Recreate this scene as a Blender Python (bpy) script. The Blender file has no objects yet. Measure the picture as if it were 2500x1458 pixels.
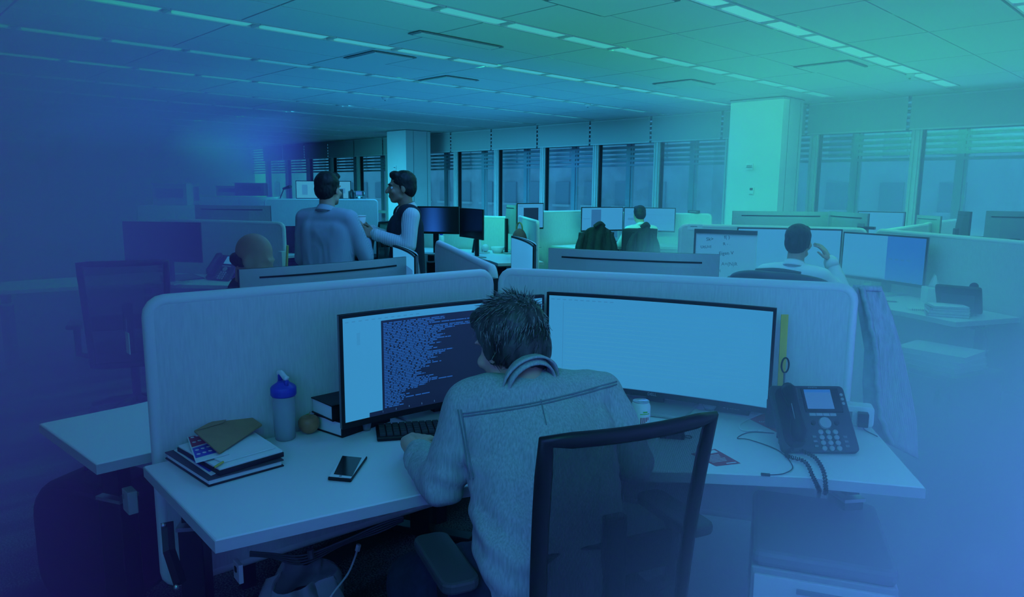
import bpy, bmesh, math, random
from math import sin, cos, pi, radians as rad, sqrt
from mathutils import Vector as V, Matrix as M4, noise
random.seed(7)
S = bpy.context.scene
COL = S.collection
# ------------------------------------------------------------------ camera
F, CX, CY = 1738.0, 1250.0, 729.0
EYE = V((0, 0, 1.6))
RX = V((0.69544156, -0.11549922, 0.70923971)); RY = V((0.71854258, 0.10134815, -0.68805895)); RZ = V((0.00759014, 0.98812372, 0.15347283))
cam = bpy.data.cameras.new('camera'); co = bpy.data.objects.new('camera', cam); COL.objects.link(co)
cam.sensor_fit = 'HORIZONTAL'; cam.sensor_width = 36; cam.lens = 36 * F / 2500; cam.clip_start = 0.05; cam.clip_end = 500
co.matrix_world = M4(((*RX, 0), (*RY, 0), (*RZ, EYE.z), (0, 0, 0, 1)))
S.camera = co
# ------------------------------------------------------------------ view, world, lights
S.view_settings.view_transform = 'Standard'; S.view_settings.look = 'None'; S.view_settings.gamma = 1
S.view_settings.use_curve_mapping = False; S.view_settings.exposure = 0.0
W = bpy.data.worlds.new('sky'); S.world = W; W.use_nodes = True
W.node_tree.nodes['Background'].inputs[0].default_value = (0.040, 0.31, 0.55, 1)
W.node_tree.nodes['Background'].inputs[1].default_value = 1.2
S.cycles.max_bounces = 5; S.cycles.diffuse_bounces = 2; S.cycles.glossy_bounces = 3; S.cycles.transparent_max_bounces = 12
S.cycles.volume_bounces = 2; S.cycles.volume_step_rate = 3.0; S.cycles.use_adaptive_sampling = True; S.cycles.adaptive_threshold = 0.1; S.cycles.use_denoising = True; S.cycles.caustics_reflective = False; S.cycles.caustics_refractive = False
def area(name, loc, size, col, power, rot=(0, 0, 0), spread=180):
    l = bpy.data.lights.new(name, 'AREA'); l.shape = 'RECTANGLE'; l.size, l.size_y = size; l.color = col; l.energy = power; l.spread = rad(spread)
    o = bpy.data.objects.new(name, l); COL.objects.link(o); o.location = loc; o.rotation_euler = rot; return o
UP = (pi, 0, 0)
TEAL = (0.085, 1.0, 0.92); CYAN = (0.08, 0.72, 1.0); BLUE = (0.085, 0.42, 1.0); NAVY = (0.10, 0.26, 1.0)
#LIGHTS
area('ceiling_glow_window_side', (-3.2, 7.0, 2.86), (5, 6), (.114, 1, .66), 55)
area('ceiling_glow_middle', (-8.5, 7.5, 2.86), (5, 5), (.033, .43, 1), 132)
area('added_fill_right', (1.6, 2.6, 2.86), (2, 4), (.100, .185, 1), 405, (0, rad(-12), 0), 110)  # added blue lamp out of view, brightens the low right bank
area('added_fill_left', (-4.2, -1.2, 2.86), (3, 2), (1, .12, .9), 9, (0, rad(20), 0), 110)  # added violet lamp with no fixture, tints the left side
area('added_fill_windows', (-4.5, 5.5, 2.8), (6, 1), (.04, 1, .55), 55, (rad(60), 0, rad(8)), 80)  # added teal fill aimed at the blinds, no fixture behind it
area('added_fill_far_windows', (-12.5, 6.0, 2.8), (7, 1), (.045, .60, 1), 190, (rad(60), 0, rad(8)), 80)  # added fill lifting the far window wall
area('added_upfill_window_side', (-2.2, 6.0, 1.9), (6, 7), (.081, 1, .18), 24, UP)  # added upward fill with no fixture, lights the window side ceiling
area('added_upfill_middle', (-8.0, 6.5, 1.9), (5, 6), (.030, .40, 1), 30, UP)  # added upward fill for the middle ceiling, no such lamp hangs there
area('added_upfill_near', (-5.0, 2.5, 1.9), (4, 3), (.02, .45, 1), 9, UP)  # added upward fill in mid-air for the nearer ceiling
area('window_daylight', (-.5, 10.8, 1.6), (6, 1.8), (.092, .60, 1), 33, (rad(-80), 0, 0))
area('added_front_fill', (.6, -2.0, 2.70), (3, 1.2), (.08, .16, 1), 96, (rad(66), 0, rad(10)), 130)  # added frontal fill behind the camera for surfaces facing it
area('added_fill_centre', (-3.0, 3.4, 2.86), (2.4, 2.4), (.06, .30, 1), 46)  # extra fill added to brighten the central partitions
area('added_fill_facing', (.6, .5, 2.8), (3, 1), (.02, 1, .35), 13, (rad(64), 0, rad(26)), 110)  # added green-teal frontal fill above the camera, not a fixture
#ENDLIGHTS
# ------------------------------------------------------------------ pixel -> place in the room
def ray(px, py): 
    a, b, c = px - CX, CY - py, -F
    return V((RX.x*a + RX.y*b + RX.z*c, RY.x*a + RY.y*b + RY.z*c, RZ.x*a + RZ.y*b + RZ.z*c))
def onz(px, py, z): d = ray(px, py); return EYE + d * ((z - EYE.z) / d.z)
def ony(px, py, y): d = ray(px, py); return EYE + d * (y / d.y)
def atd(px, py, D): return EYE + ray(px, py) * (D / F)
def pol(a, L=1.0): return V((cos(rad(a)) * L, sin(rad(a)) * L, 0))
# ------------------------------------------------------------------ materials
def mat(name, col, rough=0.6, metal=0.0, var=0.0, scale=30.0, stretch=(1, 1, 1), bump=0.0, emit=None, estr=1.0, alpha=1.0, spec=0.3, trans=0.0):
    m = bpy.data.materials.new(name); m.use_nodes = True; nt = m.node_tree; b = nt.nodes['Principled BSDF']
    b.inputs['Base Color'].default_value = (*col, 1); b.inputs['Roughness'].default_value = rough; b.inputs['Metallic'].default_value = metal
    b.inputs['Specular IOR Level'].default_value = spec
    if emit: b.inputs['Emission Color'].default_value = (*emit, 1); b.inputs['Emission Strength'].default_value = estr
    b.inputs['Alpha'].default_value = alpha; b.inputs['Transmission Weight'].default_value = trans
    if var or bump:
        tc = nt.nodes.new('ShaderNodeTexCoord'); mp = nt.nodes.new('ShaderNodeMapping'); mp.inputs['Scale'].default_value = stretch
        nz = nt.nodes.new('ShaderNodeTexNoise'); nz.inputs['Scale'].default_value = scale; nz.inputs['Detail'].default_value = 4
        nt.links.new(tc.outputs['Object'], mp.inputs[0]); nt.links.new(mp.outputs[0], nz.inputs['Vector'])
        if var:
            r = nt.nodes.new('ShaderNodeValToRGB'); r.color_ramp.elements[0].position = 0.3; r.color_ramp.elements[1].position = 0.7
            r.color_ramp.elements[0].color = (*[max(0, c * (1 - var)) for c in col], 1); r.color_ramp.elements[1].color = (*[min(1, c * (1 + var)) for c in col], 1)
            nt.links.new(nz.outputs['Fac'], r.inputs[0]); nt.links.new(r.outputs[0], b.inputs['Base Color'])
        if bump:
            bp = nt.nodes.new('ShaderNodeBump'); bp.inputs['Strength'].default_value = bump; bp.inputs['Distance'].default_value = 0.004
            nt.links.new(nz.outputs['Fac'], bp.inputs['Height']); nt.links.new(bp.outputs[0], b.inputs['Normal'])
    return m
def stripes(name, c0, c1, freq, axis='X', duty=0.5, rough=0.8, c2=None):
    m = mat(name, c0, rough); nt = m.node_tree; b = nt.nodes['Principled BSDF']
    tc = nt.nodes.new('ShaderNodeTexCoord'); w = nt.nodes.new('ShaderNodeTexWave'); w.bands_direction = axis; w.inputs['Scale'].default_value = freq; w.inputs['Distortion'].default_value = 0.15; w.inputs['Detail Scale'].default_value = 0.3
    r = nt.nodes.new('ShaderNodeValToRGB'); r.color_ramp.interpolation = 'LINEAR'
    r.color_ramp.elements[0].position = max(0, duty - .12); r.color_ramp.elements[1].position = min(1, duty + .12)
    r.color_ramp.elements[0].color = (*c0, 1); r.color_ramp.elements[1].color = (*c1, 1)
    nt.links.new(tc.outputs['Object'], w.inputs[0]); nt.links.new(w.outputs['Fac'], r.inputs[0]); nt.links.new(r.outputs[0], b.inputs['Base Color'])
    return m
m_wall = mat('wall_paint', (.74, .74, .72), .7, var=.03, scale=3)
m_ceil = mat('ceiling_tile_white', (.80, .80, .77), .9, var=.03, scale=140, bump=.1)
m_gap = mat('ceiling_seam', (.10, .10, .10), .9)
m_panel = mat('partition_fabric', (.66, .66, .64), .9, var=.06, scale=160, stretch=(1, 1, .12), bump=.15)
m_edge = mat('partition_edge', (.72, .72, .70), .5)
m_desk = mat('desk_laminate', (.80, .80, .79), .38, spec=.35)
m_deskedge = mat('desk_edge_band', (.50, .50, .49), .5)
m_steel = mat('dark_steel', (.035, .036, .04), .45, .6)
m_chrome = mat('bright_steel', (.55, .56, .58), .3, .9)
m_black = mat('black_plastic', (.012, .012, .013), .4)
m_blackmat = mat('black_matte', (.014, .014, .016), .85)
m_dgrey = mat('dark_grey_plastic', (.06, .06, .065), .5)
m_grey = mat('mid_grey_plastic', (.25, .25, .26), .5)
m_silver = mat('silver_plastic', (.42, .42, .42), .45, .15)
m_white = mat('white_plastic', (.80, .80, .80), .45)
m_paper = mat('paper', (.82, .82, .80), .8)
m_seat = mat('chair_fabric', (.016, .016, .019), .9, bump=.3, scale=400)
m_red = mat('red_print', (.55, .05, .09), .6)
m_brown = mat('kraft_paper', (.42, .27, .12), .75, var=.06, scale=25)
m_yellow = mat('yellow_wood', (.65, .48, .08), .5, var=.1, scale=30, stretch=(1, 1, .1))
m_bluep = mat('blue_plastic', (.05, .06, .50), .35)
m_green = mat('green_skin', (.14, .55, .04), .35, var=.2, scale=14)
m_apple = mat('red_yellow_skin', (.46, .20, .09), .3, var=.55, scale=9)
m_skinA = mat('skin_light', (.56, .36, .26), .5, var=.06, scale=18)
m_skinB = mat('skin_tan', (.36, .21, .14), .5, var=.06, scale=18)
m_hair = mat('dark_hair', (.016, .014, .014), .5, var=.5, scale=60, stretch=(1, 1, .2))
m_hairg = mat('greying_hair', (.055, .052, .050), .5, var=.7, scale=50, stretch=(1, 1, .25))
m_hairl = mat('grey_highlight_hair', (.30, .30, .28), .45)
m_denim = mat('chambray', (.36, .41, .38), .9, var=.2, scale=220, stretch=(1, 1, .06), bump=.25)
m_seam = mat('chambray_seam', (.20, .24, .25), .9)
m_navy = mat('dark_jeans', (.018, .022, .045), .9, var=.2, scale=60)
m_trouser = mat('dark_trousers', (.025, .026, .032), .9)
m_lblue = stripes('fine_blue_stripe', (.46, .50, .56), (.36, .41, .50), 70, 'X')
m_wstripe = stripes('white_stripe', (.72, .72, .72), (.38, .42, .48), 26, 'Y', .72)
m_check = stripes('white_check', (.70, .70, .70), (.52, .56, .58), 22, 'Z', .8)
m_vest = mat('navy_knit', (.022, .026, .042), .95, bump=.4, scale=300)
m_wshirt = mat('white_cotton', (.78, .78, .78), .85, bump=.1, scale=40)
m_jacket = mat('black_jacket', (.02, .02, .022), .8, var=.3, scale=30, bump=.3)
m_puff = mat('puffer_nylon', (.030, .038, .065), .45)
m_knit = mat('grey_knit', (.52, .52, .54), .95, var=.15, scale=90, stretch=(1, 1, .05), bump=.4)
m_carpet = mat('carpet', (.05, .05, .06), 1.0, spec=.05)
m_eye = mat('eye_white', (.7, .7, .7), .3); m_iris = mat('iris_dark', (.01, .008, .006), .2)
m_glassy = mat('frosted_bottle', (.55, .62, .66), .25, alpha=.42)
m_bag = mat('clear_bin_liner', (.45, .45, .48), .25, alpha=.5, bump=.8, scale=22)
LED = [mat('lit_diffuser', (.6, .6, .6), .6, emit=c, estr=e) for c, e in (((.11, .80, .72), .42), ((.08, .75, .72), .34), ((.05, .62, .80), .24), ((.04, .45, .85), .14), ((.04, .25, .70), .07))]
m_blind = mat('roller_blind_fabric', (.52, .52, .50), .9, var=.03, scale=200, bump=.1)
m_mull = mat('window_frame_white', (.66, .66, .65), .4)
m_alu = mat('outside_aluminium', (.58, .60, .60), .6, .0)
m_rubber = mat('gasket_black', (.01, .01, .012), .6)
def screenmat(name, c, s=1.0): return mat(name, (.01, .01, .012), .25, emit=c, estr=s, spec=.4)
s_white = screenmat('screen_white', (.035, .26, .53)); s_pale = screenmat('screen_pale', (.045, .29, .50))
s_dark = screenmat('screen_terminal', (.004, .012, .045)); s_code = screenmat('screen_code', (.014, .095, .36))
s_blue = screenmat('screen_wallpaper', (.012, .12, .45)); s_mid = screenmat('screen_bluegrey', (.02, .12, .30)); s_line = screenmat('screen_line', (.03, .20, .42))
s_off = mat('screen_off', (.006, .007, .009), .18, spec=.5); s_icon = screenmat('screen_icon', (.10, .38, .75)); s_icon2 = screenmat('screen_icon_green', (.10, .40, .25))
s_grad = screenmat('screen_glow_gradient', (.012, .09, .40)); s_phone = screenmat('screen_phone', (.03, .14, .40)); s_glow = screenmat('screen_blue_glow', (.01, .07, .33))
def _grad():
    nt = s_grad.node_tree; N = nt.nodes.new; L = nt.links.new; tc = N('ShaderNodeTexCoord'); sx = N('ShaderNodeSeparateXYZ'); L(tc.outputs['Object'], sx.inputs[0])
    def m(op, a, b): n = N('ShaderNodeMath'); n.operation = op; (L(a, n.inputs[0]) if not isinstance(a, float) else setattr(n.inputs[0], 'default_value', a)); (L(b, n.inputs[1]) if not isinstance(b, float) else setattr(n.inputs[1], 'default_value', b)); return n.outputs[0]
    g = m('POWER', 2.718, m('MULTIPLY', m('POWER', m('ADD', sx.outputs['X'], .02), 2.0), -75.0)); L(m('MULTIPLY', g, m('SUBTRACT', 1.25, sx.outputs['Z'])), nt.nodes['Principled BSDF'].inputs['Emission Strength'])
_grad()
m_mesh = bpy.data.materials.new('mesh_fabric'); m_mesh.use_nodes = True
def _mesh():
    nt = m_mesh.node_tree; b = nt.nodes['Principled BSDF']; b.inputs['Base Color'].default_value = (.02, .021, .026, 1); b.inputs['Roughness'].default_value = .8
    tc = nt.nodes.new('ShaderNodeTexCoord'); w = nt.nodes.new('ShaderNodeTexWave'); w.bands_direction = 'X'; w.inputs['Scale'].default_value = 95
    mr = nt.nodes.new('ShaderNodeMapRange'); mr.inputs['To Min'].default_value = .58; mr.inputs['To Max'].default_value = .92
    nt.links.new(tc.outputs['Object'], w.inputs[0]); nt.links.new(w.outputs['Fac'], mr.inputs['Value']); nt.links.new(mr.outputs[0], b.inputs['Alpha'])
_mesh()
def _carpet():
    nt = m_carpet.node_tree; b = nt.nodes['Principled BSDF']
    tc = nt.nodes.new('ShaderNodeTexCoord'); mp = nt.nodes.new('ShaderNodeMapping'); mp.inputs['Scale'].default_value = (1, .28, 1); mp.inputs['Rotation'].default_value = (0, 0, .5)
    n1 = nt.nodes.new('ShaderNodeTexNoise'); n1.inputs['Scale'].default_value = 4; n1.inputs['Detail'].default_value = 3
    n2 = nt.nodes.new('ShaderNodeTexNoise'); n2.inputs['Scale'].default_value = 130; n2.inputs['Detail'].default_value = 6
    mul = nt.nodes.new('ShaderNodeMath'); mul.operation = 'MULTIPLY'; r = nt.nodes.new('ShaderNodeValToRGB')
    r.color_ramp.elements[0].position = .23; r.color_ramp.elements[1].position = .36; r.color_ramp.elements[0].color = (.03, .03, .035, 1); r.color_ramp.elements[1].color = (.20, .20, .22, 1)
    nt.links.new(tc.outputs['Object'], mp.inputs[0]); nt.links.new(mp.outputs[0], n1.inputs['Vector']); nt.links.new(tc.outputs['Object'], n2.inputs['Vector'])
    nt.links.new(n1.outputs['Fac'], mul.inputs[0]); nt.links.new(n2.outputs['Fac'], mul.inputs[1]); nt.links.new(mul.outputs[0], r.inputs[0]); nt.links.new(r.outputs[0], b.inputs['Base Color'])
_carpet()
def _glass(name, tint):
    m = bpy.data.materials.new(name); m.use_nodes = True; nt = m.node_tree; nt.nodes.clear()
    o = nt.nodes.new('ShaderNodeOutputMaterial'); t = nt.nodes.new('ShaderNodeBsdfTransparent'); g = nt.nodes.new('ShaderNodeBsdfGlossy'); lw = nt.nodes.new('ShaderNodeLayerWeight'); mx = nt.nodes.new('ShaderNodeMixShader'); mr = nt.nodes.new('ShaderNodeMapRange'); pw = nt.nodes.new('ShaderNodeMath')
    lw.inputs[0].default_value = .5; pw.operation = 'POWER'; pw.inputs[1].default_value = 3; mr.inputs['To Min'].default_value = .05; mr.inputs['To Max'].default_value = .8
    t.inputs[0].default_value = (*tint, 1); g.inputs['Roughness'].default_value = .02; L = nt.links.new
    L(lw.outputs['Facing'], pw.inputs[0]); L(pw.outputs[0], mr.inputs['Value']); L(mr.outputs[0], mx.inputs[0]); L(t.outputs[0], mx.inputs[1]); L(g.outputs[0], mx.inputs[2]); L(mx.outputs[0], o.inputs[0]); return m
m_pane = _glass('window_glass', (.86, .92, .96))
# ------------------------------------------------------------------ mesh builder
class MB:
    def __init__(s, xf=None): s.v = []; s.f = []; s.xf = xf or M4.Identity(4)
    def add(s, vs, fs, m=None):
        n = len(s.v); m = s.xf @ (m or M4.Identity(4)); s.v += [m @ V(p) for p in vs]; s.f += [[i + n for i in f] for f in fs]; return s
    def box(s, c, d, m=None):
        x, y, z = [k / 2 for k in d]; c = V(c)
        vs = [c + V((a*x, b*y, e*z)) for a in (-1, 1) for b in (-1, 1) for e in (-1, 1)]
        return s.add(vs, [(0, 1, 3, 2), (4, 6, 7, 5), (0, 4, 5, 1), (2, 3, 7, 6), (0, 2, 6, 4), (1, 5, 7, 3)], m)
    def ringed(s, rings, m=None, caps=True, loop=False):
        n = len(rings[0]); vs = [p for r in rings for p in r]; fs = []
        for k in range(len(rings) - (0 if loop else 1)):
            a = k * n; b = ((k + 1) % len(rings)) * n
            fs += [(a + i, a + (i + 1) % n, b + (i + 1) % n, b + i) for i in range(n)]
        if caps and not loop: fs += [list(range(n))[::-1], [len(vs) - n + i for i in range(n)]]
        return s.add(vs, fs, m)
    def cyl(s, p0, p1, r0, r1=None, n=14, m=None): return s.tube([p0, p1], [r0, r0 if r1 is None else r1], n, m)
    def tube(s, pts, r, n=8, m=None, loop=False, flat=1.0):
        pts = [V(p) for p in pts]; k = len(pts); rs = r if isinstance(r, (list, tuple)) else [r] * k; rings = []; up = None
        for i, p in enumerate(pts):
            t = (pts[(i + 1) % k] - pts[i - 1]) if loop else (pts[min(i + 1, k - 1)] - pts[max(i - 1, 0)])
            t = t.normalized() if t.length > 1e-9 else V((0, 0, 1))
            if up is None: up = V((0, 0, 1)) if abs(t.z) < .9 else V((1, 0, 0))
            a = t.cross(up).normalized(); up = a.cross(t).normalized()
            rings.append([p + (a * cos(2*pi*j/n) + up * flat * sin(2*pi*j/n)) * rs[i] for j in range(n)])
        return s.ringed(rings, m, loop=loop)
    def lathe(s, prof, n=20, m=None): return s.ringed([[V((r*cos(2*pi*j/n), r*sin(2*pi*j/n), z)) for j in range(n)] for r, z in prof], m)
    def prism(s, out, z0, z1, m=None):
        n = len(out); vs = [(p[0], p[1], z0) for p in out] + [(p[0], p[1], z1) for p in out]
        return s.add(vs, [list(range(n))[::-1], list(range(n, 2*n))] + [(i, (i+1) % n, n + (i+1) % n, n + i) for i in range(n)], m)
    def sph(s, c, r, m=None, n=16, k=10):
        r = (r, r, r) if isinstance(r, (int, float)) else r; c = V(c); rings = []
        for i in range(k + 1):
            a = pi * i / k; q = max(sin(a), .02)
            rings.append([c + V((q*cos(2*pi*j/n)*r[0], q*sin(2*pi*j/n)*r[1], -cos(a)*r[2])) for j in range(n)])
        return s.ringed(rings, m)
    def grid(s, fn, nu, nv, m=None):
        vs = [fn(i / nu, j / nv) for j in range(nv + 1) for i in range(nu + 1)]
        return s.add(vs, [(j*(nu+1)+i, j*(nu+1)+i+1, (j+1)*(nu+1)+i+1, (j+1)*(nu+1)+i) for j in range(nv) for i in range(nu)], m)
    def mesh(s, name, m, smooth=False):
        me = bpy.data.meshes.new(name); me.from_pydata(s.v, [], s.f); me.materials.append(m)
        b = bmesh.new(); b.from_mesh(me); bmesh.ops.recalc_face_normals(b, faces=b.faces); b.to_mesh(me); b.free()
        if smooth: me.polygons.foreach_set('use_smooth', [True] * len(me.polygons))
        me.update(); return me
    def build(s, name, m, parent=None, smooth=False, bevel=0, seg=2, solid=0):
        o = bpy.data.objects.new(name, s.mesh(name, m, smooth)); COL.objects.link(o)
        if parent: o.parent = parent
        if solid: k = o.modifiers.new('thick', 'SOLIDIFY'); k.thickness = solid; k.offset = 0
        if bevel: k = o.modifiers.new('edge', 'BEVEL'); k.width = bevel; k.segments = seg; k.limit_method = 'ANGLE'; k.angle_limit = rad(35)
        return o
def tag(o, label=None, cat=None, group=None, kind=None):
    for k, v in (('label', label), ('category', cat), ('group', group), ('kind', kind)):
        if v: o[k] = v
    return o
def thing(name, label, cat, loc=(0, 0, 0), rz=0, group=None):
    o = bpy.data.objects.new(name, None); COL.objects.link(o); o.location = loc; o.rotation_euler = (0, 0, rz); o.empty_display_size = .05
    return tag(o, label, cat, group)
def dup(o, loc, rz, label, group=None):
    def cp(a, par):
        c = a.copy(); COL.objects.link(c); c.parent = par
        for ch in a.children: cp(ch, c)
        return c
    r = cp(o, None); r.location = loc; r.rotation_euler = (0, 0, rz); r['label'] = label
    if group: r['group'] = group
    return r
def text(name, s, size, m, parent, loc, rot=(0, 0, 0), ext=.0004):
    c = bpy.data.curves.new(name, 'FONT'); c.body = s; c.size = size; c.extrude = ext; c.align_x = 'CENTER'; c.align_y = 'CENTER'; c.resolution_u = 2
    t = bpy.data.objects.new(name, c); COL.objects.link(t); dg = bpy.context.evaluated_depsgraph_get()
    me = bpy.data.meshes.new_from_object(t.evaluated_get(dg)); bpy.data.objects.remove(t); me.materials.clear(); me.materials.append(m)
    o = bpy.data.objects.new(name, me); COL.objects.link(o); o.parent = parent; o.location = loc; o.rotation_euler = rot; return o
def struct(o): o['kind'] = 'structure'; return o
def bez(p, n=10):  # smooth curve through points
    p = [V(q) for q in p]; out = []
    for i in range(len(p) - 1):
        a, b, c, d = p[max(i-1, 0)], p[i], p[i+1], p[min(i+2, len(p)-1)]
        for k in range(n):
            t = k / n; out.append(.5 * ((2*b) + (c-a)*t + (2*a-5*b+4*c-d)*t*t + (3*b-a-3*c+d)*t**3))
    return out + [p[-1]]
# ------------------------------------------------------------------ room shell
CH = 2.9; WY = 11.12
XS = [-3.45 - 1.43 * k for k in range(-2, 15)]
struct(MB().box((-11.5, 4.6, -.05), (29, 14, .1)).build('floor', m_carpet))
ceiling = struct(MB().box((-11.5, 4.6, CH + .08), (29, 14, .1)).build('ceiling', m_gap))
XL = [-2.80 - 1.535 * k for k in range(-2, 14)]      # light strips
XSEAM = [x + .767 for x in XL]; YS = [-.22 + 1.393 * k for k in range(9)]
tile = MB().box((0, 0, .02), (.656, 1.377, .04)).mesh('ceiling_tile', m_ceil)
for x in XL[:9]:
    for sx in (-1, 1):
        for k in range(len(YS) - 1):
            o = bpy.data.objects.new('ceiling_tile', tile); COL.objects.link(o); o.parent = ceiling; o.location = (x + sx * (.0985 + .335), YS[k] + .6965, CH)
fm = MB()
for x in XL[9:]:
    for sx in (-1, 1): fm.box((x + sx * .433, 5.35, CH + .02), (.662, 11.1, .04))
f = fm.build('ceiling_field', m_ceil, ceiling); f['kind'] = 'stuff'
MB().box((-11.5, 11.03, CH + .02), (29, .2, .04)).build('ceiling_border', m_ceil, ceiling)
sm_ = MB()
for x in XL: sm_.box((x, 5.2, CH + .028), (.19, 11.4, .02))
sm_.build('light_trough', m_ceil, ceiling)
struct(MB().box((-11.5, WY + .1, .3), (29, .16, .6)).build('wall_back', m_wall))
struct(MB().box((-11.5, WY + .1, 2.95), (29, .16, .1)).build('trim_1', m_wall))
wl = struct(MB().box((-25.6, 4.6, 1.45), (.2, 14, 2.9)).build('wall_left', m_wall))
struct(MB().box((3.0, 4.6, 1.45), (.2, 14, 2.9)).build('wall_right', m_wall))
struct(MB().box((-11.5, -2.4, 1.45), (29, .2, 2.9)).build('wall_front', m_wall))
dm = struct(MB().box((-25.48, 5.9, 1.15), (.06, 1.9, 2.3)).build('door_1', m_dgrey)); MB().box((-25.42, 5.2, 1.05), (.05, .03, .3)).build('door_handle', m_chrome, dm)
for y in (4.9, 6.9): MB().box((-25.46, y, 1.17), (.1, .1, 2.34)).build('door_jamb', m_steel, dm)
struct(MB().box((-24.9, 8.6, 1.45), (1.2, 1.0, 2.9)).build('trim_2', m_wall))
def column(n, x0, x1, y0, y1):
    c = struct(MB().box(((x0+x1)/2, (y0+y1)/2, CH/2 - .006), (x1-x0, y1-y0, CH - .012)).build('trim_%d' % n, m_wall))
    for fx in (.30, .86): MB().box((x1 + .001, y0 + (y1-y0)*fx, CH/2 - .01), (.004, .006, CH - .03)).build('panel_joint', m_gap, c)
    MB().box(((x0+x1)/2, (y0+y1)/2, CH - .008), (x1-x0+.016, y1-y0+.016, .008)).build('shadow_gap', m_gap, c)
column(3, -5.53, -4.72, 9.83, 10.46); column(4, -14.37, -13.62, 9.80, 10.50)
for label, x, z, w, h, nm in (('small white light switch plate high on the near square column', -5.17, 1.93, .11, .10, 'wall_switch'), ('small white thermostat with tiny dark display on the near column', -5.12, 1.58, .07, .12, 'thermostat')):
    t = thing(nm, label, 'switch' if 'switch' in nm else 'thermostat', (x, 9.826, z))
    MB().box((0, -.008, 0), (w, .016, h)).build('plate', m_white, t, bevel=.003)
    if 'switch' in nm:
        for i in range(4): MB().box((-.033 + .022*i, -.02, .014), (.012, .01, .02)).build('rocker', m_grey, t)
        MB().box((0, -.02, -.008), (.09, .012, .008)).build('slot', m_dgrey, t)
    else: MB().box((0, -.018, .03), (.045, .005, .035)).build('display', m_black, t); MB().box((0, -.02, -.045), (.05, .016, .01)).build('lever', m_grey, t)
t = thing('wall_switch', 'small white switch on the far square column behind the man in the vest', 'switch', (-14.05, 9.796, 2.05)); MB().box((0, -.01, 0), (.1, .02, .1)).build('plate', m_white, t, bevel=.003); MB().box((0, -.024, 0), (.05, .01, .02)).build('rocker', m_grey, t)
# windows: one bay each
fr = MB().box((.095, WY, 1.75), (.13, .14, 2.3)).box((.055, WY - .075, 1.75), (.03, .02, 2.3)).box((.115, WY - .08, 1.75), (.04, .03, 2.3)).mesh('window_frame', m_mull)
ga = MB().box((.173, WY, 1.75), (.02, .08, 2.3)).mesh('gasket', m_rubber)
tr = MB().box((.79, WY, .93), (1.25, .11, .07)).box((.79, WY, .63), (1.25, .11, .06)).mesh('transom', m_mull)
pn = MB().box((.80, WY + .02, 1.93), (1.25, .012, 1.94)).mesh('pane', m_pane); pl = MB().box((.80, WY + .02, .78), (1.25, .012, .24)).mesh('lower_pane', m_pane)
for i, x in enumerate(XS[1:]):
    w = struct(bpy.data.objects.new('window_%d' % (i + 1), fr)); COL.objects.link(w); w.location = (x, 0, 0)
    for nm, me in (('gasket', ga), ('transom', tr), ('pane', pn), ('lower_pane', pl)):
        o = bpy.data.objects.new(nm, me); COL.objects.link(o); o.parent = w
ordn = 'first second third fourth fifth sixth seventh eighth ninth tenth eleventh twelfth thirteenth fourteenth fifteenth sixteenth'.split()
bf = MB().box((0, 0, -.235), (1.385, .004, .43)).mesh('fabric', m_blind); bb = MB().box((0, 0, -.455), (1.385, .018, .022)).mesh('bottom_bar', m_mull); bt = MB().cyl((-.69, .02, -.02), (.69, .02, -.02), .024).mesh('roller', m_mull)
for i, x in enumerate(XS[1:]):
    t = thing('roller_blind', 'pale roller blind pulled a little down, %s window bay counted from the right edge' % ordn[i], 'blind', (x + .698, 11.0, CH), 0, 'roller blinds along the window wall')
    for nm, me in (('fabric', bf), ('bottom_bar', bb), ('roller', bt)):
        o = bpy.data.objects.new(nm, me); COL.objects.link(o); o.parent = t
# sunshade outside the glass
t = thing('sunshade', 'dark horizontal louvre sunshade fixed outside the window wall', 'sunshade', (0, 11.62, 0))
sl = MB().box((-11.5, 0, 0), (29, .16, .042)).mesh('slat', m_alu)
for k in range(11): o = bpy.data.objects.new('slat', sl); COL.objects.link(o); o.parent = t; o.location = (0, 0, 2.06 + .086 * k)
po = MB().box((0, -.02, 1.6), (.10, .10, 2.8)).box((.075, -.02, 1.6), (.03, .06, 2.8)).mesh('post', m_alu)
for x in XS: o = bpy.data.objects.new('post', po); COL.objects.link(o); o.parent = t; o.location = (x + .52, 0, 0)
# city outside
m_b1 = mat('far_brick', (.62, .60, .62), .9, var=.2, scale=.6); m_b2 = mat('far_concrete', (.75, .75, .74), .9, var=.1, scale=.4); m_bw = mat('far_window_glass', (.45, .48, .52), .2)
wm = MB().box((0, 0, 0), (1.5, .3, 1.9)).mesh('window', m_bw); wfr = MB().box((0, -.1, -1.05), (1.9, .5, .2)).mesh('sill', m_b2)
def building(label, x0, x1, y, z0, z1, m, step, lit):
    b = thing('office_building', label, 'building', ((x0+x1)/2, y, z0)); w = x1 - x0
    MB().box((0, 6, (z1-z0)/2), (w, 12, z1-z0)).build('facade', m, b); MB().box((0, 6, z1-z0+.3), (w+.6, 12.6, .6)).build('cornice', m_b2, b)
    n = int(w / step)
    for i in range(n):
        for j in range(4):
            z = (1.2 - z0) + (j - 1) * 3.6
            if z + 1 > z1 - z0 or z < 1: continue
            o = bpy.data.objects.new('window', wm); COL.objects.link(o); o.parent = b; o.location = (-w/2 + step*(i+.5), -.02, z)
            s = bpy.data.objects.new('sill', wfr); COL.objects.link(s); s.parent = o
building('dark brick building outside behind the middle windows', -62, -27, 46, -18, 16, m_b1, 3.2, 0)
building('grey concrete building outside seen past the left column', -104, -64, 50, -18, 14, m_b2, 3.4, 0)
building('pale tall block outside behind the windows right of the near column', -26, -10.5, 52, -18, 30, m_b2, 3.6, 0)
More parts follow.
